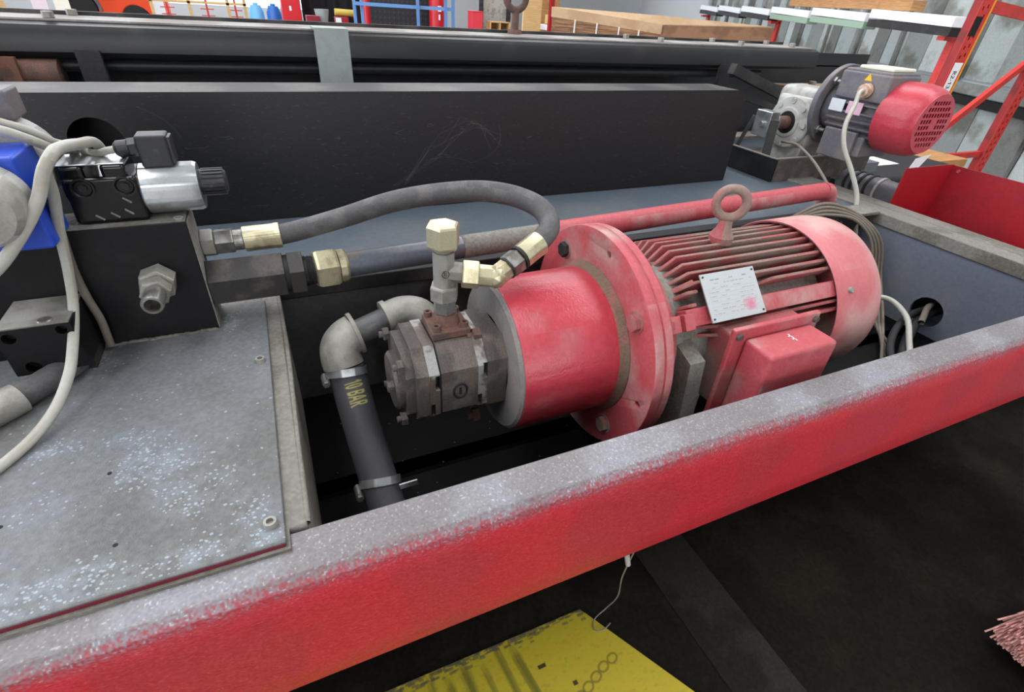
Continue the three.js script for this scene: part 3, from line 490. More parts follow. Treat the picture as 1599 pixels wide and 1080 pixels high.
// ---------------------------------------------------------------- bell housing
const bell = thing('bell_housing', 'red cylindrical bell housing between the pump and the motor flange', 'housing', [.35, .79, Za]);
{
  part(bell, 'front_ring', lathe([[.07, 0], [.116, 0], [.1205, .004], [.1205, .006], [.07, .006]], [.2625, Ya, Za], [1, 0, 0], 72), std({ map: mottled([108, 105, 104], [126, 118, 112], 4, .4, .7, 18, .2), roughness: .7 }), { label: 'grey bare front face' });
  part(bell, 'shell', lathe([[.07, .0], [.1215, 0], [.1225, .002], [.1225, .158], [.07, .158]], [.2685, Ya, Za], [1, 0, 0], 96), M.red);
  part(bell, 'dusty_fillet', lathe([[.1225, 0], [.124, .004], [.131, .012], [.131, .015], [.1, .015]], [.4262, Ya, Za], [1, 0, 0], 80), std({ map: mottled([108, 88, 72], [134, 84, 76], 5, .45, .7, 22, .2), roughness: .9 }), { label: 'dust collected in the flange corner' });
  const ring = new THREE.Shape(); ring.absarc(0, 0, .189, 0, Math.PI * 2); const hp = new THREE.Path(); hp.absarc(0, 0, .1, 0, Math.PI * 2, true); ring.holes.push(hp);
  // holes at angles measured from the top toward the viewer
  for (const a of [9, 99, 189, 279]) { const t = a * Math.PI / 180, q = new THREE.Path(); q.absarc(-Math.sin(t) * .165, Math.cos(t) * .165, .0055, 0, Math.PI * 2, true); ring.holes.push(q); }
  const fg = new THREE.ExtrudeGeometry(ring, { depth: .014, bevelEnabled: true, bevelSize: .0015, bevelThickness: .0015, bevelOffset: -.0015, bevelSegments: 2, curveSegments: 96 }); fg.rotateY(Math.PI / 2); fg.translate(.4415, Ya, Za);
  part(bell, 'flange', toCreasedNormals(fg, .5), M.redDusty, { label: 'large red flange ring' });
  for (const a of [51, 141, 231, 321]) { const t = a * Math.PI / 180; const p = [.441, Ya + Math.cos(t) * .155, Za + Math.sin(t) * .155]; const b = part(bell, 'bolt', [hex(.0135, .011, p, [-1, 0, 0], .001, .4)], a === 321 ? M.blackDusty : M.redFin); part(b, 'washer', cyl(.017, .017, .0025, 24, p, [-1, 0, 0]), M.redFin); }
}
// ---------------------------------------------------------------- electric motor
const motor = thing('electric_motor', 'large dusty red electric motor with cooling fins lying in the pit', 'motor', [.7, .74, Za]);
{
  const fl = lathe([[.1, 0], [.186, 0], [.1885, .002], [.1885, .014], [.186, .017], [.1, .017]], [.4585, Ya, Za], [1, 0, 0], 96); part(motor, 'motor_flange', fl, M.redDusty);
  part(motor, 'neck', lathe([[.12, 0], [.15, 0], [.143, .02], [.138, .045], [.1, .045]], [.4755, Ya, Za], [1, 0, 0], 64), M.redFin);
  for (let i = 0; i < 8; i++) { const t = (i * 45 + 12) * Math.PI / 180; const s = new THREE.Shape([[.476, .14], [.476, .178], [.52, .145], [.52, .135]].map(p => new THREE.Vector2(...p))); const g = new THREE.ExtrudeGeometry(s, { depth: .012, bevelEnabled: false }); g.translate(0, 0, -.006); g.rotateX(t); g.translate(0, Ya, Za); part(motor, 'flange_rib', g, M.redFin); }
  const body = part(motor, 'stator_frame', lathe([[.1, 0], [.128, 0], [.13, .004], [.124, .03], [.122, .05], [.122, .345], [.1, .345]], [.52, Ya, Za], [1, 0, 0], 72), M.dust, { label: 'dust covered stator frame' });
  const fin = (deg, x0, x1, r = .149, w = .0055, slope = .03) => { const s = new THREE.Shape([[x0, .118], [x0 + slope, r - .004], [x0 + slope + .004, r], [x1, r], [x1, .118]].map(p => new THREE.Vector2(...p))); const g = new THREE.ExtrudeGeometry(s, { depth: w - .002, bevelEnabled: true, bevelSize: .0008, bevelThickness: .001, bevelSegments: 1, bevelOffset: -.0008 }); g.translate(0, 0, -w / 2); g.rotateX(deg * Math.PI / 180); g.translate(0, Ya, Za); part(body, 'fin', g, M.redFin); };
  for (let d = -88; d <= 36; d += 7.2) fin(d, .535, .885);
  fin(33, .535, .57); fin(40, .535, .57, .149, .0055, .012); fin(40.5, .70, .885); fin(48, .535, .56, .149, .0055, .012);
  for (const d of [64, 70]) fin(d, .57, .885, .147);
  for (let d = 120; d < 260; d += 10) fin(d, .535, .885);
  // pad with name plate, tangent at about 52 degrees
  const tang = (deg, r, x0, x1, t, w) => { const g = new RoundedBoxGeometry(x1 - x0, t, w, 2, .0015); g.translate((x0 + x1) / 2, r, 0); g.rotateX(deg * Math.PI / 180); g.translate(0, Ya, Za); return g; };
  part(motor, 'pad', tang(55, .139, .535, .888, .022, .028), M.redDusty, { label: 'flat red pad below the name plate' });
  for (const x of [.50, .527]) part(motor, 'pad_lug', tang(57, .146, x, x + .019, .018, .026), M.redDusty);
  const np = canvasTex(512, 384, (c, w, h) => {
    c.fillStyle = '#b4b8b8'; c.fillRect(0, 0, w, h); for (let i = 0; i < 900; i++) { c.fillStyle = `rgba(${150 + rnd() * 70},${150 + rnd() * 70},${150 + rnd() * 70},.25)`; c.fillRect(rnd() * w, rnd() * h, 14 * rnd(), 6 * rnd()); }
    c.fillStyle = 'rgba(90,92,96,.55)'; for (let r = 0; r < 9; r++) { let x = 40; const y = 50 + r * 34; while (x < w - 60) { const l = 6 + rnd() * 40; if (rnd() > .4) c.fillRect(x, y, l, r === 0 ? 9 : 4); x += l + 8; } if (r > 1) { c.fillStyle = 'rgba(120,122,126,.4)'; c.fillRect(30, y + 14, w - 60, 1.5); c.fillStyle = 'rgba(90,92,96,.5)'; } }
    for (let i = 0; i < 260; i++) { c.fillStyle = 'rgba(206,110,130,.10)'; c.beginPath(); c.arc(w * (.76 + (rnd() + rnd() - 1) * .14), h * (.76 + (rnd() + rnd() - 1) * .14), 12 * rnd() + 4, 0, 7); c.fill(); }
  });
  const pg = new THREE.PlaneGeometry(.112, .078); pg.rotateX(-Math.PI / 2 + 0); pg.translate(0, .0011, 0); const bk = new THREE.BoxGeometry(.112, .002, .078);
  const put = (g) => { g.rotateX(46 * Math.PI / 180); g.translate(.627, Ya + Math.cos(46 * Math.PI / 180) * .1585, Za + Math.sin(46 * Math.PI / 180) * .1585); return g; };
  const plt = part(motor, 'name_plate', put(bk), M.steelDull, { label: 'silver name plate' }); part(plt, 'plate_print', put(pg), std({ map: np, roughness: .4, metalness: .25 }), { keepUV: true });
  for (const [a, b] of [[-.051, -.034], [.051, -.034], [-.051, .034], [.051, .034]]) part(plt, 'rivet', put((() => { const g = new THREE.CylinderGeometry(.0015, .0015, .002, 8); g.translate(a, .0018, b); return g; })()), M.plastic);
  // fan cover
  part(motor, 'fan_cover', lathe([[.152, .004], [.156, 0], [.157, .002], [.1575, .10], [.154, .122], [.142, .137], [.12, .144], [0, .146]], [.862, Ya, Za], [1, 0, 0], 96), std({ map: mottled([186, 100, 103], [196, 154, 148], 3, .36, .72, 12, .4), roughness: .45 }), { label: 'smooth dusty red fan cover, paled for its pinkish highlight' });  // pale pink mottling mixes dust with a painted pinkish highlight
  part(motor, 'fan_backing', cyl(.15, .15, .004, 48, [.882, Ya, Za], [1, 0, 0]), M.redFin);
  for (const d of [58, 178, 298]) { const t = d * Math.PI / 180; part(motor, 'cover_screw', cyl(.006, .005, .005, 14, [.895, Ya + Math.cos(t) * .157, Za + Math.sin(t) * .157], [0, Math.cos(t), Math.sin(t)]), M.steelDull); }
  // eye bolt
  const ring = new THREE.TorusGeometry(.0245, .0078, 14, 40); ring.rotateY(-.6); ring.translate(.692, 1.187, Za);
  part(motor, 'eye_bolt', [ring, lathe([[0, 0], [.02, 0], [.021, .012], [.013, .024], [.011, .04], [0, .04]], [.692, 1.118, Za], [0, 1, 0], 24)], M.redFin, { label: 'red lifting eye bolt' });
  // terminal box
  const tb = part(motor, 'terminal_box', bx(.588, .775, .885, 1.058, -.452, -.442, .004), M.redDusty, { label: 'red terminal box' });
  part(motor, 'terminal_neck', bx(.6, .765, .9, 1.04, -.51, -.45, .006), M.redFin);
  const ls = rShape(.598, .768, .888, 1.05, .012);
  const tl = new THREE.ExtrudeGeometry(ls, { depth: .002, bevelEnabled: true, bevelSize: .014, bevelThickness: .045, bevelOffset: -.014, bevelSegments: 1 });
  part(tb, 'lid', bx(.612, .755, .9, 1.04, -.442, -.386, .007), M.redDusty, { label: 'red terminal box lid' });
  for (const [x, y] of [[.598, 1.046], [.764, 1.046]]) part(tb, 'screw', cyl(.006, .005, .005, 14, [x, y, -.442], [0, 0, 1]), M.castIron);
  part(tb, 'lid_mark', [bx(.684, .690, 1.0402, 1.0404, -.424, -.422), bx(.684, .690, 1.0402, 1.0404, -.416, -.414), bx(.688, .690, 1.0402, 1.0404, -.428, -.410)], M.white, { label: 'small white painted mark' });
  // feet
  for (const [z0, z1] of [[-.52, -.45], [-.78, -.71]]) for (const x of [.545, .80]) part(motor, 'foot', [bx(x - .02, x + .045, .74, .76, z0, z1, .003), bx(x, x + .03, .755, .93, z0 + .002, z1 - .005, .004)], M.dust);
  const s = new THREE.Shape([[-.54, 1.03], [-.455, 1.0], [-.43, .76], [-.54, .76]].map(p => new THREE.Vector2(-p[0], p[1]))); const fg = new THREE.ExtrudeGeometry(s, { depth: .03, bevelEnabled: false }); fg.rotateY(Math.PI / 2); fg.translate(.53, 0, 0); part(motor, 'side_gusset', fg, M.dust);
}
// ---------------------------------------------------------------- gear motor on its bracket
const GX = 1.735, GY = 1.222;
const gb = thing('gearbox_bracket', 'black open steel bracket box carrying the small gear motor', 'bracket', [1.7, .998, -1.36]);
part(gb, 'front_plate', bx(1.49, 1.95, .998, 1.07, -1.2, -1.194), M.castIron);
part(gb, 'side_plate', bx(1.487, 1.493, .998, 1.07, -1.54, -1.194), M.black);
part(gb, 'rim', [bx(1.485, 1.95, 1.07, 1.073, -1.203, -1.193), bx(1.484, 1.494, 1.07, 1.073, -1.54, -1.2)], M.dust);
part(gb, 'rear_ledge', bx(1.44, 1.95, 1.06, 1.07, -1.57, -1.5), M.dust);
part(gb, 'base', bx(1.5, 1.95, .998, 1.02, -1.5, -1.2), M.castIron);
const gm = thing('gear_motor', 'small grey gear motor with red fan cover at the far right corner', 'motor', [GX, 1.02, -1.3]);
{
  const gz = -1.345, gy = 1.15;
  part(gm, 'gearbox', [bx(1.672, 1.80, 1.075, 1.235, gz - .085, gz + .085, .02), bx(1.685, 1.79, 1.17, 1.262, gz - .10, gz + .10, .028)], M.greyLight, { label: 'pale aluminium worm gearbox', crease: .5 });
  part(gm, 'gearbox_foot', bx(1.68, 1.79, 1.0205, 1.08, gz - .07, gz + .07, .006), M.greyLight);
  part(gm, 'output_flange', lathe([[.036, 0], [.046, 0], [.05, .004], [.08, .008], [.084, .012], [.084, .02], [0, .02], [0, .012], [.036, .012]], [1.655, gy, gz], [1, 0, 0], 48), M.greyLight);
  part(gm, 'bore_shade', cyl(.036, .036, .008, 36, [1.656, gy, gz], [1, 0, 0]), M.dark);  // dark disc paints the shade inside the hollow bore
  for (let i = 0; i < 8; i++) { const t = i * Math.PI / 4; part(gm, 'boss', cyl(.009, .009, .006, 14, [1.657, gy + Math.cos(t) * .068, gz + Math.sin(t) * .068], [1, 0, 0]), M.greyLight); }
  part(gm, 'output_shaft', bar([1.57, gy, gz], [1.66, gy, gz], .021, 28), M.castRust, { label: 'rusty output shaft' });
  part(gm, 'motor_flange', lathe([[.06, 0], [.118, 0], [.12, .002], [.12, .016], [.118, .018], [.09, .018], [.088, .008], [.06, .008]], [GX, GY, -1.245], [0, 0, 1], 64), M.greyPaint, { label: 'grey round motor flange' });
  for (let i = 0; i < 4; i++) { const t = i * Math.PI / 2 + .75; part(gm, 'flange_bolt', [cyl(.006, .006, .03, 12, [GX + Math.cos(t) * .1, GY + Math.sin(t) * .1, -1.227], [0, 0, 1]), hex(.012, .011, [GX + Math.cos(t) * .1, GY + Math.sin(t) * .1, -1.227], [0, 0, 1])], M.steel); }
  const st = part(gm, 'stator', lathe([[0, 0], [.075, 0], [.076, .012], [.076, .20], [0, .20]], [GX, GY, -1.237], [0, 0, 1], 48), M.greyPaint);
  for (let d = 0; d < 360; d += 15) { const g = new THREE.BoxGeometry(.0045, .016, .155); g.translate(0, .083, -1.125); g.rotateZ(d * Math.PI / 180); g.translate(GX, GY, 0); part(st, 'fin', g, M.greyPaint); }
  part(gm, 'terminal_box', [bx(GX - .085, GX + .05, 1.255, 1.33, -1.2, -1.04, .006), bx(GX - .08, GX + .045, 1.325, 1.337, -1.195, -1.045, .004)], M.greyPaint);
  part(gm, 'terminal_lid', bx(GX - .06, GX + .04, 1.337, 1.347, -1.17, -1.06, .004), M.woodPale.clone(), { label: 'cream terminal lid' }).material = std({ color: 0xd8d2bc, roughness: .6 });
  const wl = new THREE.Shape([[0, .011], [-.012, -.008], [.012, -.008]].map(p => new THREE.Vector2(...p))); const wg = new THREE.ExtrudeGeometry(wl, { depth: .0008, bevelEnabled: false }); wg.rotateY(-Math.PI / 2); wg.translate(GX - .0852, 1.318, -1.11); part(gm, 'warning_sticker', wg, std({ color: 0xe0b41c, roughness: .5 }), { label: 'yellow warning triangle' });
  part(gm, 'cable_gland', [cyl(.018, .017, .02, 24, [GX - .086, 1.285, -1.1], [-1, 0, 0]), cyl(.02, .02, .006, 24, [GX - .088, 1.285, -1.1], [-1, 0, 0])], std({ map: mottled([206, 176, 150], [176, 140, 118], 4, .4, .7, 14, .05), roughness: .6 }));
  for (const [z, c] of [[-1.175, 0xc8ccce], [-1.115, 0xd2a6b4]]) { part(gm, 'rating_label', bx(GX - .0935, GX - .0915, 1.218, 1.252, z - .022, z + .026, .0005), std({ color: c, roughness: .5 })); }
  part(gm, 'foot_pad', [bx(GX - .07, GX + .07, 1.10, 1.16, -1.2, -1.06, .006), bx(GX - .085, GX - .07, 1.085, 1.17, -1.19, -1.08, .004)], M.greyPaint);
  part(gm, 'fan_cover', lathe([[.093, 0], [.0965, .001], [.098, .04], [.0975, .06], [.095, .08], [.0905, .096], [.084, .108], [.078, .114], [.075, .1145], [.075, .111], [.088, .094], [.094, .06], [.093, .001]], [GX, GY, -1.045], [0, 0, 1], 64), M.red, { label: 'red fan cover' });
  const es = new THREE.Shape(); es.absarc(0, 0, .079, 0, Math.PI * 2);
  for (let r = 0; r < 8; r++) { const y = (r - 3.5) * .0158, half = Math.sqrt(.0685 * .0685 - y * y), n = Math.floor(half * 2 / .0125); for (let k = 0; k < n; k++) { const x = (k - (n - 1) / 2) * .0125; if (Math.hypot(x, y) < .014) continue; const p = new THREE.Path(); p.moveTo(x - .0042, y - .0052); p.lineTo(x - .0042, y + .0052); p.lineTo(x + .0042, y + .0052); p.lineTo(x + .0042, y - .0052); p.closePath(); es.holes.push(p); } }
  part(gm, 'fan_grille', (() => { const g = extrZ(es, -.932, -.929); g.translate(GX, GY, 0); return g; })(), M.red, { label: 'red end grille with rectangular slots' });
  { const fn = [cyl(.03, .03, .03, 20, [GX, GY, -1.0], [0, 0, 1])]; for (let k = 0; k < 7; k++) { const g = new THREE.BoxGeometry(.004, .05, .028); g.translate(0, .052, -.985); g.rotateZ(k * 2 * Math.PI / 7); g.translate(GX, GY, 0); fn.push(g); } part(gm, 'fan', fn, M.plastic, { label: 'plastic cooling fan' }); }
}
const clampB = thing('shaft_clamp', 'small galvanised shaft clamp on dark legs left of the gearbox', 'clamp', [1.54, 1.02, -1.33]);
part(clampB, 'clamp_plate', [bx(1.535, 1.575, 1.11, 1.19, -1.375, -1.31, .003), cyl(.035, .035, .012, 24, [1.575, 1.15, -1.345], [1, 0, 0])], M.chrome);
for (const [z, s] of [[-1.29, 1], [-1.40, -1]]) part(clampB, 'leg', beamBox([1.52, 1.02, z + s * .02], [1.548, 1.165, z - s * .01], .026, .012), M.blackDusty);
part(clampB, 'bolt', hex(.009, .01, [1.535, 1.15, -1.335], [-1, 0, 0]), M.steel);
single('motor_cable', 'pale grey cable hanging from the small gear motor down into the pit', 'cable', tube([[1.63, 1.285, -1.1], [1.612, 1.28, -1.095], [1.59, 1.25, -1.08], [1.555, 1.20, -1.06], [1.54, 1.15, -1.03], [1.545, 1.09, -.98], [1.56, 1.03, -.945], [1.555, .99, -.925], [1.545, .93, -.89], [1.47, .80, -.80], [1.4, .755, -.72]], .0065, 90, 12), M.cable, [1.56, 1.1, -1.0]);
single('motor_cable', 'thin brown cable drooping from the bracket behind the red pipe', 'cable', tube([[1.60, 1.10, -1.29], [1.53, 1.12, -1.18], [1.49, 1.12, -1.12], [1.45, 1.10, -1.03], [1.44, 1.055, -.955], [1.46, 1.01, -.925], [1.47, .94, -.88], [1.46, .82, -.80]], .004, 70, 10), M.cableBrown, [1.47, 1.05, -1.0]);
for (let i = 0; i < 4; i++) single('cable_coil', ['innermost loop of beige cable coiled behind the fan cover', 'second loop of beige cable coiled behind the fan cover', 'third loop of beige cable coiled behind the fan cover', 'outermost loop of beige cable coiled behind the fan cover'][i], 'cable', tube([[1.22 - i * .015, 1.02, -.86], [1.32, 1.025 + i * .008, -.85 - i * .006], [1.42 + i * .014, 1.005, -.83 - i * .004], [1.475 + i * .014, .95, -.80], [1.48 + i * .014, .86, -.76], [1.45, .78, -.70 + i * .012], [1.40 - i * .04, .752 + i * .002, -.60 + i * .02]], .0042, 60, 10), M.cableBrown, [1.4, .95, -.8], { group: 'coiled cables' });
single('pit_cable', 'black cable bundle going into the round hole of the pit end wall', 'cable', [tube([[1.16, .754, -.385], [1.34, .765, -.53], [1.50, .785, -.61], [1.60, .795, -.63], [1.65, .795, -.63]], .012, 40, 12), tube([[1.16, .765, -.40], [1.34, .782, -.57], [1.5, .80, -.635], [1.64, .805, -.64]], .009, 40, 12)], M.rubberDark, [1.4, .76, -.57]);
single('pit_cable', 'grey cable arching out of the pit beside the terminal box', 'cable', tube([[1.43, .83, -.72], [1.46, .835, -.68], [1.45, .82, -.62], [1.38, .79, -.55], [1.30, .765, -.48], [1.27, .75, -.42]], .007, 50, 12), M.cable, [1.4, .8, -.6]);
single('pit_cable', 'frayed brown cable end lying in the hole', 'cable', tube([[1.50, .80, -.60], [1.55, .82, -.625], [1.6, .812, -.64], [1.64, .80, -.65]], .008, 30, 10), M.cableBrown, [1.56, .81, -.62]);
// ---------------------------------------------------------------- red hopper at the right
const hop = thing('red_hopper', 'open red sheet steel hopper beyond the right cross beam', 'hopper', [1.9, .8, -.6]);
part(hop, 'end_panel', bx(1.69, 1.926, .8, 1.106, -.918, -.915), M.redPanel);
part(hop, 'side_panel', bx(1.923, 1.926, .8, 1.103, -.915, .3), M.redPanel);
part(hop, 'bottom', bx(1.69, 1.926, .8, .803, -.915, .3), M.redPanel);
part(hop, 'rivet', cyl(.005, .005, .003, 12, [1.922, 1.09, -.895], [-1, 0, 0]), M.redDusty);
single('paper_tag', 'small white paper tag standing on the corner of the red hopper', 'tag', (() => { const s = new THREE.Shape([[1.70, 1.107], [1.745, 1.107], [1.775, 1.142], [1.71, 1.133]].map(p => new THREE.Vector2(...p))); return extrZ(s, -.9165, -.9155); })(), M.white, [1.73, 1.107, -.916]);
// dark case beyond the beam
const cs = thing('tool_case', 'black tool case with white label beyond the right cross beam', 'case', [2.45, .85, -1.5]);
part(cs, 'body', bx(2.2, 2.9, .4495, .93, -1.86, -1.3, .02), M.rubberDark);
part(cs, 'label', bx(2.44, 2.6, .93, .932, -1.68, -1.45), M.white, { label: 'white label' });
const rl = thing('ribbed_roller', 'grey ribbed roller between the right cross beam and the black case', 'roller', [1.85, .95, -1.1]);
part(rl, 'tube', bar([1.86, .985, -1.2], [1.86, .985, -.935], .038, 28), M.greyPaint);
for (const z of [-1.17, -1.145, -1.12, -1.095, -1.06]) part(rl, 'rib', cyl(.042, .042, .008, 28, [1.86, .985, z], [0, 0, 1]), z > -1.07 ? M.greyLight : M.rubberDark);
part(rl, 'axle', bar([1.86, .985, -1.24], [1.86, .985, -.925], .012, 14), M.steelDull);
part(rl, 'stand', [bx(1.85, 1.87, 0, .975, -1.236, -1.222), bx(1.85, 1.87, 0, .975, -.934, -.924)], M.dark);
const ct = thing('work_table', 'wooden topped table beyond the small gear motor', 'table', [3.2, 0, -1.9]);
part(ct, 'table_top', bx(2.15, 3.92, .40, .449, -2.5, -1.15, .004), M.wood);
for (const [x, z] of [[2.8, -2.44], [3.87, -2.44], [2.8, -1.2], [3.87, -1.2]]) part(ct, 'leg', bx(x - .03, x + .03, 0, .4, z - .03, z + .03), M.wood);
single('timber_baulk', 'thick orange timber baulk beyond the black tool case', 'timber', bx(2.93, 3.9, .4495, .80, -2.4, -1.8, .004), M.wood, [3.4, .45, -1.85]);

// ---------------------------------------------------------------- lower conveyor, yellow sheet, brush
const belt = thing('lower_conveyor', 'dark rubber conveyor bed in shadow under the red rail', 'conveyor', [1, 0, -.2]);
part(belt, 'rubber_belt', bx(-.9, 2.7, .25, .3, -.60, .5, .005), M.belt);
part(belt, 'steel_strip', bx(.66, .805, .3, .306, -.60, .5, .001), M.beltStrip, { label: 'grey steel strip across the belt' });
for (const [x, z] of [[-.8, -.5], [2.6, -.5], [-.8, .4], [2.6, .4]]) part(belt, 'leg', bx(x - .04, x + .04, 0, .25, z - .04, z + .04), M.dark);
M.yellow = std({
  map: canvasTex(1024, 512, (c, w, h) => {
    c.fillStyle = '#bcaa26'; c.fillRect(0, 0, w, h); for (let i = 0; i < 5000; i++) { c.fillStyle = `rgba(${142 + rnd() * 56},${126 + rnd() * 50},${10 + rnd() * 40},.3)`; c.fillRect(rnd() * w, rnd() * h, 3 + rnd() * 8, 2 + rnd() * 4); }
    const ln = (x0, y0, x1, y1, wd) => { c.lineCap = 'round'; for (let k = 0; k < 14; k++) { c.lineWidth = wd * rr(.3, 1.6); c.strokeStyle = 'rgba(66,54,12,.07)'; c.beginPath(); c.moveTo(x0 + rr(-7, 7), y0 + rr(-14, 14)); c.quadraticCurveTo((x0 + x1) / 2 + rr(-8, 8), (y0 + y1) / 2, x1 + rr(-4, 4), y1 + rr(-4, 4)); c.stroke(); } };
    for (let k = 0; k < 6; k++) ln(600 + k * 34, 20 + k % 2 * 16, 610 + k * 40, 330, 5 + (k % 3) * 3);
    for (let k = 0; k < 9; k++) { c.lineWidth = 4; c.strokeStyle = 'rgba(60,50,14,.4)'; c.beginPath(); c.ellipse(945 - k * 24 + rr(-3, 3), 112 + k * 9 + rr(-3, 3), 11, 8, -.3, 0, 7); c.stroke(); }
    c.fillStyle = 'rgba(30,24,12,.8)'; c.fillRect(800, 70, 16, 7); c.fillRect(850, 120, 9, 8); c.fillRect(1000, 250, 6, 40);
    c.fillStyle = 'rgba(84,80,74,.5)'; for (let i = 0; i < 500; i++) c.fillRect(rnd() * w, rnd() * rnd() * 26, 6 + rnd() * 12, 2 + rnd() * 4);
  }), roughness: .6,
});
{
  const q = [[-.55, -.484], [.453, -.48], [.655, -.12], [.55, -.06], [-.55, -.06]]; const s = new THREE.Shape(q.map(p => new THREE.Vector2(p[0], -p[1])));
  const g = new THREE.ExtrudeGeometry(s, { depth: .004, bevelEnabled: false }); g.rotateX(-Math.PI / 2); g.translate(0, .3005, 0); const p = g.attributes.position, uv = []; for (let i = 0; i < p.count; i++) uv.push((p.getX(i) + .55) / 1.1, 1 - (p.getZ(i) + .484) / .55); g.setAttribute('uv', new THREE.Float32BufferAttribute(uv, 2));
  single('yellow_sheet', 'dirty yellow sheet with dark smears lying on the conveyor', 'sheet', g, M.yellow, [.2, .3005, -.2], { keepUV: true });
}
const br = thing('brush_roller', 'pink bristle brush at the lower right corner', 'brush', [1.33, .3, .0]);
{
  const c = V(1.36, .465, .06); part(br, 'core', bar([c.x, c.y, c.z - .12], [c.x, c.y, c.z + .3], .04, 20), M.plastic);
  part(br, 'stand', bx(1.34, 1.38, .3, .43, .24, .3), M.plastic);
  const bg = []; for (let i = 0; i < 12000; i++) { const z = c.z + rr(-.11, .29), a = rnd() * 6.283, l = rr(.11, .127); bg.push(cyl(.003, .002, l, 4, [c.x + Math.cos(a) * .035, c.y + Math.sin(a) * .035, z], [Math.cos(a) + rr(-.16, .16), Math.sin(a) + rr(-.16, .16), rr(-.2, .2)], true)); }
  part(br, 'bristles', bg, std({ map: mottled([240, 182, 172], [226, 160, 150], 6, .4, .7, 10, .1), roughness: .8 }), { kind: 'stuff', label: 'pink bristles' });
}
single('loose_wire', 'thin loose wire dangling under the red rail', 'wire', tube([[.41, .81, -.34], [.415, .74, -.35], [.44, .60, -.38], [.50, .40, -.43], [.50, .325, -.45], [.47, .308, -.445], [.458, .308, -.425], [.475, .308, -.418], [.50, .308, -.425]], .0015, 80, 6), M.steelDull, [.42, .8, -.34]);
single('cable_stub', 'short grey cable stub poking out below the red rail', 'cable', bar([.365, .812, -.33], [.372, .765, -.318], .004, 10), M.cable, [.365, .8, -.33]);

// ---------------------------------------------------------------- background: red pallet rack
const rack = thing('pallet_rack', 'red perforated pallet rack frame with white location label at right', 'rack', [4.44, 0, -2.2]);
{
  const post = (x, y1) => {
    const s = rShape(x - .055, x + .055, 0, y1, .001); for (let y = .3; y < y1 - .1; y += .05) for (const dx of [-.02, .02]) { const p = new THREE.Path(); const o = dx > 0 ? .012 : 0; p.moveTo(x + dx - .006, y + o); p.lineTo(x + dx - .006, y + o + .02); p.lineTo(x + dx + .006, y + o + .02); p.lineTo(x + dx + .006, y + o); p.closePath(); s.holes.push(p); }
    const u = part(rack, 'upright', extrZ(s, -2.165, -2.162), M.rackRed); part(u, 'side_wall', [bx(x - .055, x - .052, 0, y1, -2.21, -2.165), bx(x + .052, x + .055, 0, y1, -2.21, -2.165), bx(x - .052, x + .052, 0, y1, -2.21, -2.207)], std({ map: mottled([150, 30, 30], [120, 30, 28], 4, .4, .7, 14, .3), roughness: .6 })); return u;
  };
  post(4.0, 2.6); post(4.9, 2.6);
  part(rack, 'yellow_guard', bx(4.0555, 4.072, .7, 2.6, -2.2, -2.16), std({ color: 0xe89a1c, roughness: .5 }));
  part(rack, 'brace', beamBox([4.03, .69, -2.19], [4.87, .69, -2.19], .03, .04), M.rackRed);
  part(rack, 'brace', beamBox([4.04, .74, -2.2], [4.87, 1.31, -2.2], .03, .045), M.rackRed);
  part(rack, 'brace', beamBox([4.04, 1.58, -2.2], [4.87, 1.53, -2.2], .03, .06), M.rackRed);
  const lt = canvasTex(128, 384, (c, w, h) => { c.fillStyle = '#f0f2f4'; c.fillRect(0, 0, w, h); c.save(); c.translate(w / 2, h / 2); c.rotate(Math.PI / 2); c.fillStyle = '#223'; c.font = 'bold 76px sans-serif'; c.textAlign = 'center'; c.textBaseline = 'middle'; c.fillText('R2-13', -10, 0); c.restore(); });
  const lg = new THREE.PlaneGeometry(.085, .2); lg.translate(4.0, 1.18, -2.1605); part(rack, 'location_label', lg, std({ map: lt, roughness: .6 }), { keepUV: true, label: 'white label reading R2-13' });
  part(rack, 'black_tape', bx(3.952, 4.02, 1.42, 1.52, -2.161, -2.1595), M.dark);
}
// shelf beams with long white boards along the wall
const shelf = thing('wall_shelf', 'long shelf with white and dark boards along the sheet metal wall', 'shelf', [6.5, 0, -6]);
{
  const A = [4.98, 1.46, -2.78], B = [8.5, 1.565, -9.7], d = t => [A[0] + (B[0] - A[0]) * t, A[2] + (B[2] - A[2]) * t];
  for (let i = 0; i < 6; i++) { const a = d(i / 6 + .004), b = d((i + 1) / 6 - .004); part(shelf, 'white_board', beamBox([a[0], 1.495, a[1]], [b[0], 1.53, b[1]], .14, .07, .004), M.white); part(shelf, 'dark_board', beamBox([a[0], 1.43, a[1]], [b[0], 1.455, b[1]], .13, .06, .004), i === 1 || i === 2 ? std({ color: 0x8ba58c, roughness: .4 }) : M.blackDusty); }  // two lower boards tinted green to paint a green reflection
  part(shelf, 'timber', beamBox([d(.1)[0] + .1, 1.6, d(.1)[1]], [d(.45)[0] + .1, 1.62, d(.45)[1]], .12, .08), M.wood);
  for (const t of [0.02, .5, .98]) { const q = d(t); part(shelf, 'upright', bx(q[0] + .1, q[0] + .15, 0, 1.44, q[1] - .03, q[1] + .03), M.rackRed); part(shelf, 'arm', bx(q[0] - .05, q[0] + .12, 1.37, 1.40, q[1] - .03, q[1] + .03), M.rackRed); }
}
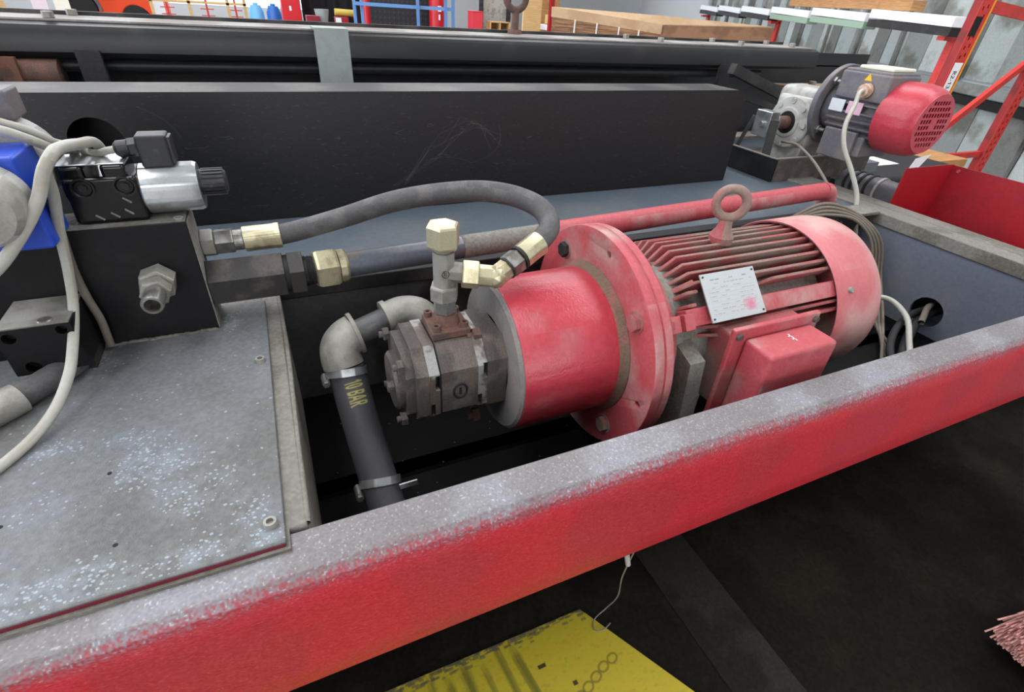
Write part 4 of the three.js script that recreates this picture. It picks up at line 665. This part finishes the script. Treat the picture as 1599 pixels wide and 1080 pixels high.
// cardboard stack
const card = thing('cardboard_stack', 'large strapped stack of flat brown cardboard behind the long beam', 'cardboard', [4.6, 0, -5.9]);
{
  const L = V(3.35, 1.40, -6.42), N = V(4.5, 1.30, -5.77), Rt = V(5.75, 1.35, -5.3), K = V(4.72, 1.385, -6.12);
  const slab = (y0, y1, inset) => { const c = L.clone().add(N).add(Rt).add(K).multiplyScalar(.25); const top = [L, N, Rt, K].map(p => p.clone().lerp(c, inset)); const pos = []; const T = top.map(p => [p.x, p.y + y1, p.z]), Bt = top.map(p => [p.x, p.y + y0, p.z]); const quad = (a, b, cc, d2) => pos.push(...a, ...b, ...cc, ...a, ...cc, ...d2); quad(T[0], T[1], T[2], T[3]); quad(Bt[3], Bt[2], Bt[1], Bt[0]); for (let i = 0; i < 4; i++) { const j = (i + 1) % 4; quad(Bt[i], Bt[j], T[j], T[i]); } const g = new THREE.BufferGeometry(); g.setAttribute('position', new THREE.Float32BufferAttribute(pos, 3)); g.computeVertexNormals(); g.setAttribute('uv', new THREE.Float32BufferAttribute(new Float32Array(pos.length / 3 * 2), 2)); return g; };
  part(card, 'top_sleeve', slab(-.10, 0, 0), M.card, { label: 'smooth tan cardboard sleeve' });
  for (let i = 0; i < 9; i++) part(card, 'cardboard_layer', slab(-.10 - (i + 1) * .05, -.104 - i * .05, .006 + rnd() * .006), M.cardEdge);
  for (const t of [.22, .42, .62, .8]) { const p = L.clone().lerp(N, t), o = V(-.012, 0, .02); part(card, 'strap', beamBox([p.x + o.x, p.y - .55, p.z + o.z], [p.x + o.x + .001, p.y - .09, p.z + o.z], .01, .014), M.white); }
  { const o = V(.03, 0, .012); const pos = [], q = (a, b, c, d) => pos.push(...a, ...b, ...c, ...a, ...c, ...d); q([N.x + .012, N.y - .5, N.z + .02], [Rt.x + .012, Rt.y - .5, Rt.z + .02], [Rt.x + .012, Rt.y - .012, Rt.z + .02], [N.x + .012, N.y - .006, N.z + .02]); q([N.x, N.y - .5, N.z], [N.x, N.y - .006, N.z], [Rt.x, Rt.y - .012, Rt.z], [Rt.x, Rt.y - .5, Rt.z]); const g = new THREE.BufferGeometry(); g.setAttribute('position', new THREE.Float32BufferAttribute(pos, 3)); g.setAttribute('uv', new THREE.Float32BufferAttribute(new Float32Array(pos.length / 3 * 2), 2)); g.computeVertexNormals(); part(card, 'end_board', g, std({ map: mottled([150, 112, 84], [128, 94, 70], 5, .4, .7, 12, .6), roughness: .9 }), { label: 'brown cardboard end' }); }
  part(card, 'pallet', bx(3.9, 5.4, 0, .74, -6.5, -5.6), M.wood);
}
// ---------------------------------------------------------------- background: yard behind the beam
const fk = thing('forklift', 'orange forklift parked in the bright left background', 'forklift', [-3.4, 0, -19.8]);
{
  const sh = new THREE.Shape(); sh.moveTo(.06, .38); sh.lineTo(.5, .34); sh.absarc(.98, .3, .46, Math.PI * .96, Math.PI * .06, true); sh.lineTo(1.42, .35); sh.lineTo(1.40, 1.0); sh.lineTo(.9, 1.25); sh.lineTo(.06, 1.25); sh.closePath();
  const g = new THREE.ExtrudeGeometry(sh, { depth: .9, bevelEnabled: true, bevelSize: .03, bevelThickness: .03, bevelSegments: 2 }); g.rotateY(-.38); g.translate(-3.2, 0, -20.2); part(fk, 'body', g, M.orange);
  const w2 = (s, r) => { const g = lathe([[0, 0], [r * .55, .02], [r * .6, 0], [r, 0], [r, .24], [0, .24]], [0, 0, 0], [0, 0, 1], 36); g.rotateY(-.38); g.translate(-3.2 + .93 * s - .26, r, -20.2 + .37 * s + .64); return g; };
  part(fk, 'rear_wheel', w2(.98, .37), M.rubberDark); part(fk, 'front_wheel', w2(-.5, .52), M.rubberDark);
  part(fk, 'mudguard', (() => { const s = new THREE.Shape(); s.absarc(-.5, .5, .66, .1, Math.PI * .6); s.absarc(-.5, .5, .58, Math.PI * .6, .1, true); const g = new THREE.ExtrudeGeometry(s, { depth: .95, bevelEnabled: false }); g.rotateY(-.38); g.translate(-3.2, 0, -20.2); return g; })(), M.greyPaint);
  part(fk, 'cab_step', (() => { const g = new THREE.BoxGeometry(.7, .5, .95); g.translate(.15, 1.12, .5); g.rotateY(-.38); g.translate(-3.2, 0, -20.2); return g; })(), M.plastic);
  part(fk, 'rear_lamp', (() => { const g = new RoundedBoxGeometry(.2, .5, .5, 2, .05); g.translate(1.42, .7, .65); g.rotateY(-.38); g.translate(-3.2, 0, -20.2); return g; })(), M.white);
}
const sh1 = thing('saw_horse', 'pale wooden A-frame trestle at the far left', 'trestle', [-5.3, 0, -18]);
for (const [a, b] of [[[-5.75, 0, -18.1], [-5.45, 1.2, -18]], [[-5.1, 0, -18.1], [-5.4, 1.2, -18]], [[-5.9, 0, -17.6], [-5.9, 1.2, -17.6]], [[-4.95, 0, -17.7], [-5.15, 1.2, -17.7]]]) part(sh1, 'leg', beamBox(a, b, .09, .09), M.woodPale);
part(sh1, 'cross_bar', beamBox([-6.1, .30, -17.5], [-5.55, .38, -17.5], .06, .12), M.rackRed, { label: 'red cross bar' });
for (const [x, c, l] of [[-4.35, 0xe6d4dc, 'pinkish white sheet panel leaning beside the trestle'], [-3.92, 0xf0ead8, 'cream board leaning beside the forklift wheel']]) { const g = new THREE.BoxGeometry(.3, 1.3, .03); g.rotateX(-.12); g.translate(x, .66, -17.7); single('leaning_panel', l, 'panel', g, std({ color: c, roughness: .6 }), [x, 0, -17.7]); }
const sr = thing('stock_rack', 'wooden shelf with red wire racks right of the forklift', 'shelf', [-.9, 0, -16]);
{
  part(sr, 'shelf_board', bx(-1.9, .1, .40, .44, -16.3, -15.8), M.woodPale); part(sr, 'shelf_board', bx(-1.9, .1, .95, .99, -16.3, -15.8), M.woodPale);
  for (const x of [-1.85, -1.1, -.3, .06]) part(sr, 'post', bx(x - .03, x + .03, 0, 1.4, -15.86, -15.8), M.woodPale);
  for (const x of [-1.55, -.75, -.15]) for (let k = 0; k < 3; k++) part(sr, 'red_wire_rung', bx(x - .14, x + .14, .58 + k * .13, .60 + k * .13, -15.84, -15.81), M.rackRed);
  for (const x of [-1.55, -.75, -.15]) part(sr, 'red_wire_post', bx(x - .02, x + .02, .44, 1.2, -15.85, -15.82), M.rackRed);
}
single('copper_tray', 'copper coloured tray of parts on the wooden stock shelf', 'tray', bx(-.68, -.25, .4405, .62, -16.2, -15.88, .03), std({ color: 0xb0603c, roughness: .5 }), [-.45, .44, -16]);
for (const [x, c, l] of [[.21, 0x6fb6e0, 'light blue plastic drum beside the red cabinet'], [.56, 0x2f6cc0, 'darker blue plastic drum touching the red cabinet']]) single('plastic_drum', l, 'drum', lathe([[0, 0], [.15, 0], [.16, .03], [.15, .4], [.16, .45], [.15, .9], [.1, 1.02], [.05, 1.02], [.05, 1.06], [0, 1.06]], [x + .06, 0, -14.6 + x * .3], [0, 1, 0], 28), std({ color: c, roughness: .35 }), [x + .06, 0, -14.6 + x * .3]);
const rc = thing('red_cabinet', 'red metal cabinet in front of the dark curtain', 'cabinet', [.95, 0, -13.2]);
part(rc, 'body', bx(.72, 1.08, 0, 1.5, -13.5, -13.0, .01), std({ color: 0xc01820, roughness: .4 })); part(rc, 'door', bx(.735, 1.065, .1, 1.45, -13.0, -12.985, .004), std({ color: 0xc81c24, roughness: .4 })); part(rc, 'notice', bx(.86, .9, 1.0, 1.08, -12.985, -12.983), M.white);
single('dark_curtain', 'black curtain panel behind the tool bench', 'curtain', (() => { const p = []; for (let i = 0; i <= 60; i++) p.push([1.15 + i * .035, Math.sin(i * .9) * .04]); const s = new THREE.Shape(p.map(q => new THREE.Vector2(q[0], q[1])).concat(p.slice().reverse().map(q => new THREE.Vector2(q[0], q[1] - .01)))); const g = new THREE.ExtrudeGeometry(s, { depth: 2.2, bevelEnabled: false }); g.rotateX(-Math.PI / 2); g.translate(0, 0, -13.6); return g; })(), std({ color: 0x120f14, roughness: .9 }), [2.2, 0, -13.6]);
const bench = thing('tool_bench', 'dark red tool bench below the black curtain', 'bench', [1.4, 0, -11.5]);
part(bench, 'bench_top', bx(1.0, 1.9, .84, .88, -11.7, -11.2), std({ color: 0x8c1420, roughness: .5 })); part(bench, 'cabinet', bx(1.02, 1.88, 0, .84, -11.68, -11.25), std({ color: 0x9c1424, roughness: .5 }));
for (const [x, c, l] of [[1.12, 0x801020, 'dark red box with white end on the tool bench'], [1.62, 0xa01828, 'red box at the right end of the tool bench']]) single('parts_box', l, 'box', bx(x - .11, x + .11, .8805, 1.0, -11.5, -11.25, .005), std({ color: c, roughness: .5 }), [x, .88, -11.4]);
single('clear_bucket', 'clear plastic bucket of parts on the tool bench', 'bucket', lathe([[0, 0], [.09, 0], [.13, .22], [.125, .22], [.085, .01], [0, .01]], [1.3, .8805, -11.45], [0, 1, 0], 28), std({ color: 0x9aa6a4, roughness: .2 }), [1.3, .88, -11.45]);
single('yellow_roll', 'yellow rolled material on the tool bench', 'roll', bar([1.52, 1.07, -11.4], [1.86, 1.06, -11.4], .055, 20), std({ color: 0xc8b050, roughness: .6 }), [1.7, 1.0, -11.4]);
single('paper_note', 'white paper note on the tool bench front', 'paper', bx(1.50, 1.60, .8805, .99, -11.235, -11.23), M.white, [1.55, .88, -11.23]);
const cage = thing('blue_trolley', 'blue tubular steel cage trolley behind the beam', 'trolley', [2.2, 0, -9.2]);
{
  const bm = std({ color: 0x5b86b8, roughness: .5 });
  for (const [x, z] of [[1.55, -9.4], [1.66, -9.4], [2.86, -9.0], [2.98, -9.0], [2.45, -9.1]]) part(cage, 'post', bx(x - .02, x + .02, 0, 1.6, z - .02, z + .02), bm);
  for (const y of [.9, 1.26]) part(cage, 'rail', beamBox([1.53, y, -9.4], [3.0, y, -9.0], .04, .045), bm);
  part(cage, 'deck', bx(1.55, 2.98, .78, .82, -9.7, -9.15), bm);
}
const cab2 = thing('dark_machine', 'black machine cabinet standing behind the blue trolley', 'cabinet', [2.6, 0, -10.6]);
part(cab2, 'body', bx(1.92, 3.1, 0, 1.9, -11, -10.4, .02), M.plastic); part(cab2, 'red_drawer', bx(1.98, 2.3, .9, .96, -10.4, -10.36, .004), M.redPanel);
for (const [x, r, l] of [[1.84, .055, 'slim red extinguisher left of the black machine'], [3.02, .13, 'thick red cylinder with white marks behind the blue trolley']]) {
  const e = thing('red_cylinder', l, 'cylinder', [x, 0, -10]);
  part(e, 'tank', lathe([[0, 0], [r, 0], [r, 1.35], [r * .6, 1.5], [.02, 1.54], [0, 1.54]], [x, 0, -10], [0, 1, 0], 28), std({ color: 0xb8121c, roughness: .35 }));
  if (r > .1) part(e, 'white_print', [bx(x - .02, x + .04, 1.2, 1.28, -10 + r, -9.998 + r), bx(x - .01, x + .02, 1.08, 1.16, -10 + r, -9.998 + r)], M.white);
}
const rb = thing('red_crate', 'bright red box right of the blue trolley', 'box', [3.4, 0, -8.8]);
part(rb, 'body', bx(3.22, 3.40, 0, 1.25, -9.0, -8.8, .006), std({ color: 0xd83a48, roughness: .5 })); part(rb, 'lid', bx(3.215, 3.405, 1.25, 1.262, -9.005, -8.795, .003), std({ color: 0xd83a48, roughness: .5 }));
const wsh = thing('small_shelf', 'grey shelf holding small wooden crates behind the lifting eye', 'shelf', [3.8, 0, -9]);
part(wsh, 'shelf_board', bx(3.48, 4.0, .98, 1.01, -9.2, -8.8), M.greyLight); part(wsh, 'back', bx(3.48, 4.0, 0, 2, -9.23, -9.2), M.greyLight);
for (const x of [3.5, 3.98]) part(wsh, 'side', bx(x - .02, x + .02, 0, 1.6, -9.2, -9.1), M.plastic);
const crate = (x, z, y, l) => { const c = thing('wooden_crate', l, 'crate', [x, y, z], 'small wooden crates'); part(c, 'back', bx(x - .17, x + .17, y, y + .12, z - .1, z - .085), M.wood); part(c, 'bottom', bx(x - .17, x + .17, y, y + .015, z - .085, z + .1), M.wood); part(c, 'top', bx(x - .17, x + .17, y + .11, y + .125, z - .085, z + .1), M.woodPale); for (const d of [-.165, 0, .165]) part(c, 'divider', bx(x + d - .008, x + d + .008, y + .015, y + .11, z - .085, z + .1), M.woodPale); };
crate(3.72, -8.95, 1.0105, 'wooden two-hole crate left of the lifting eye');
single('ply_board', 'upright pale plywood board directly behind the lifting eye', 'board', bx(3.62, 3.90, 0, 1.9, -7.82, -7.78), M.woodPale, [3.76, 0, -7.8]);
const wt = thing('white_bench', 'white bench with red post left of the cardboard stack', 'bench', [4.2, 0, -8]);
part(wt, 'bench_top', bx(3.98, 4.5, 1.10, 1.16, -8.2, -7.7, .004), M.white); part(wt, 'post', bx(3.97, 4.03, 0, 2, -7.7, -7.64), M.redPanel); part(wt, 'leg', bx(4.4, 4.46, 0, 1.1, -8.1, -8.04), M.greyLight);
crate(4.27, -7.95, 1.1605, 'wooden two-hole crate on the white bench beside the cardboard');
single('plywood_sheet', 'brown plywood sheet behind the white bench', 'panel', bx(4.05, 4.5, 0, 2, -8.4, -8.36), M.wood, [4.27, 0, -8.4]);

renderer.render(scene, camera);
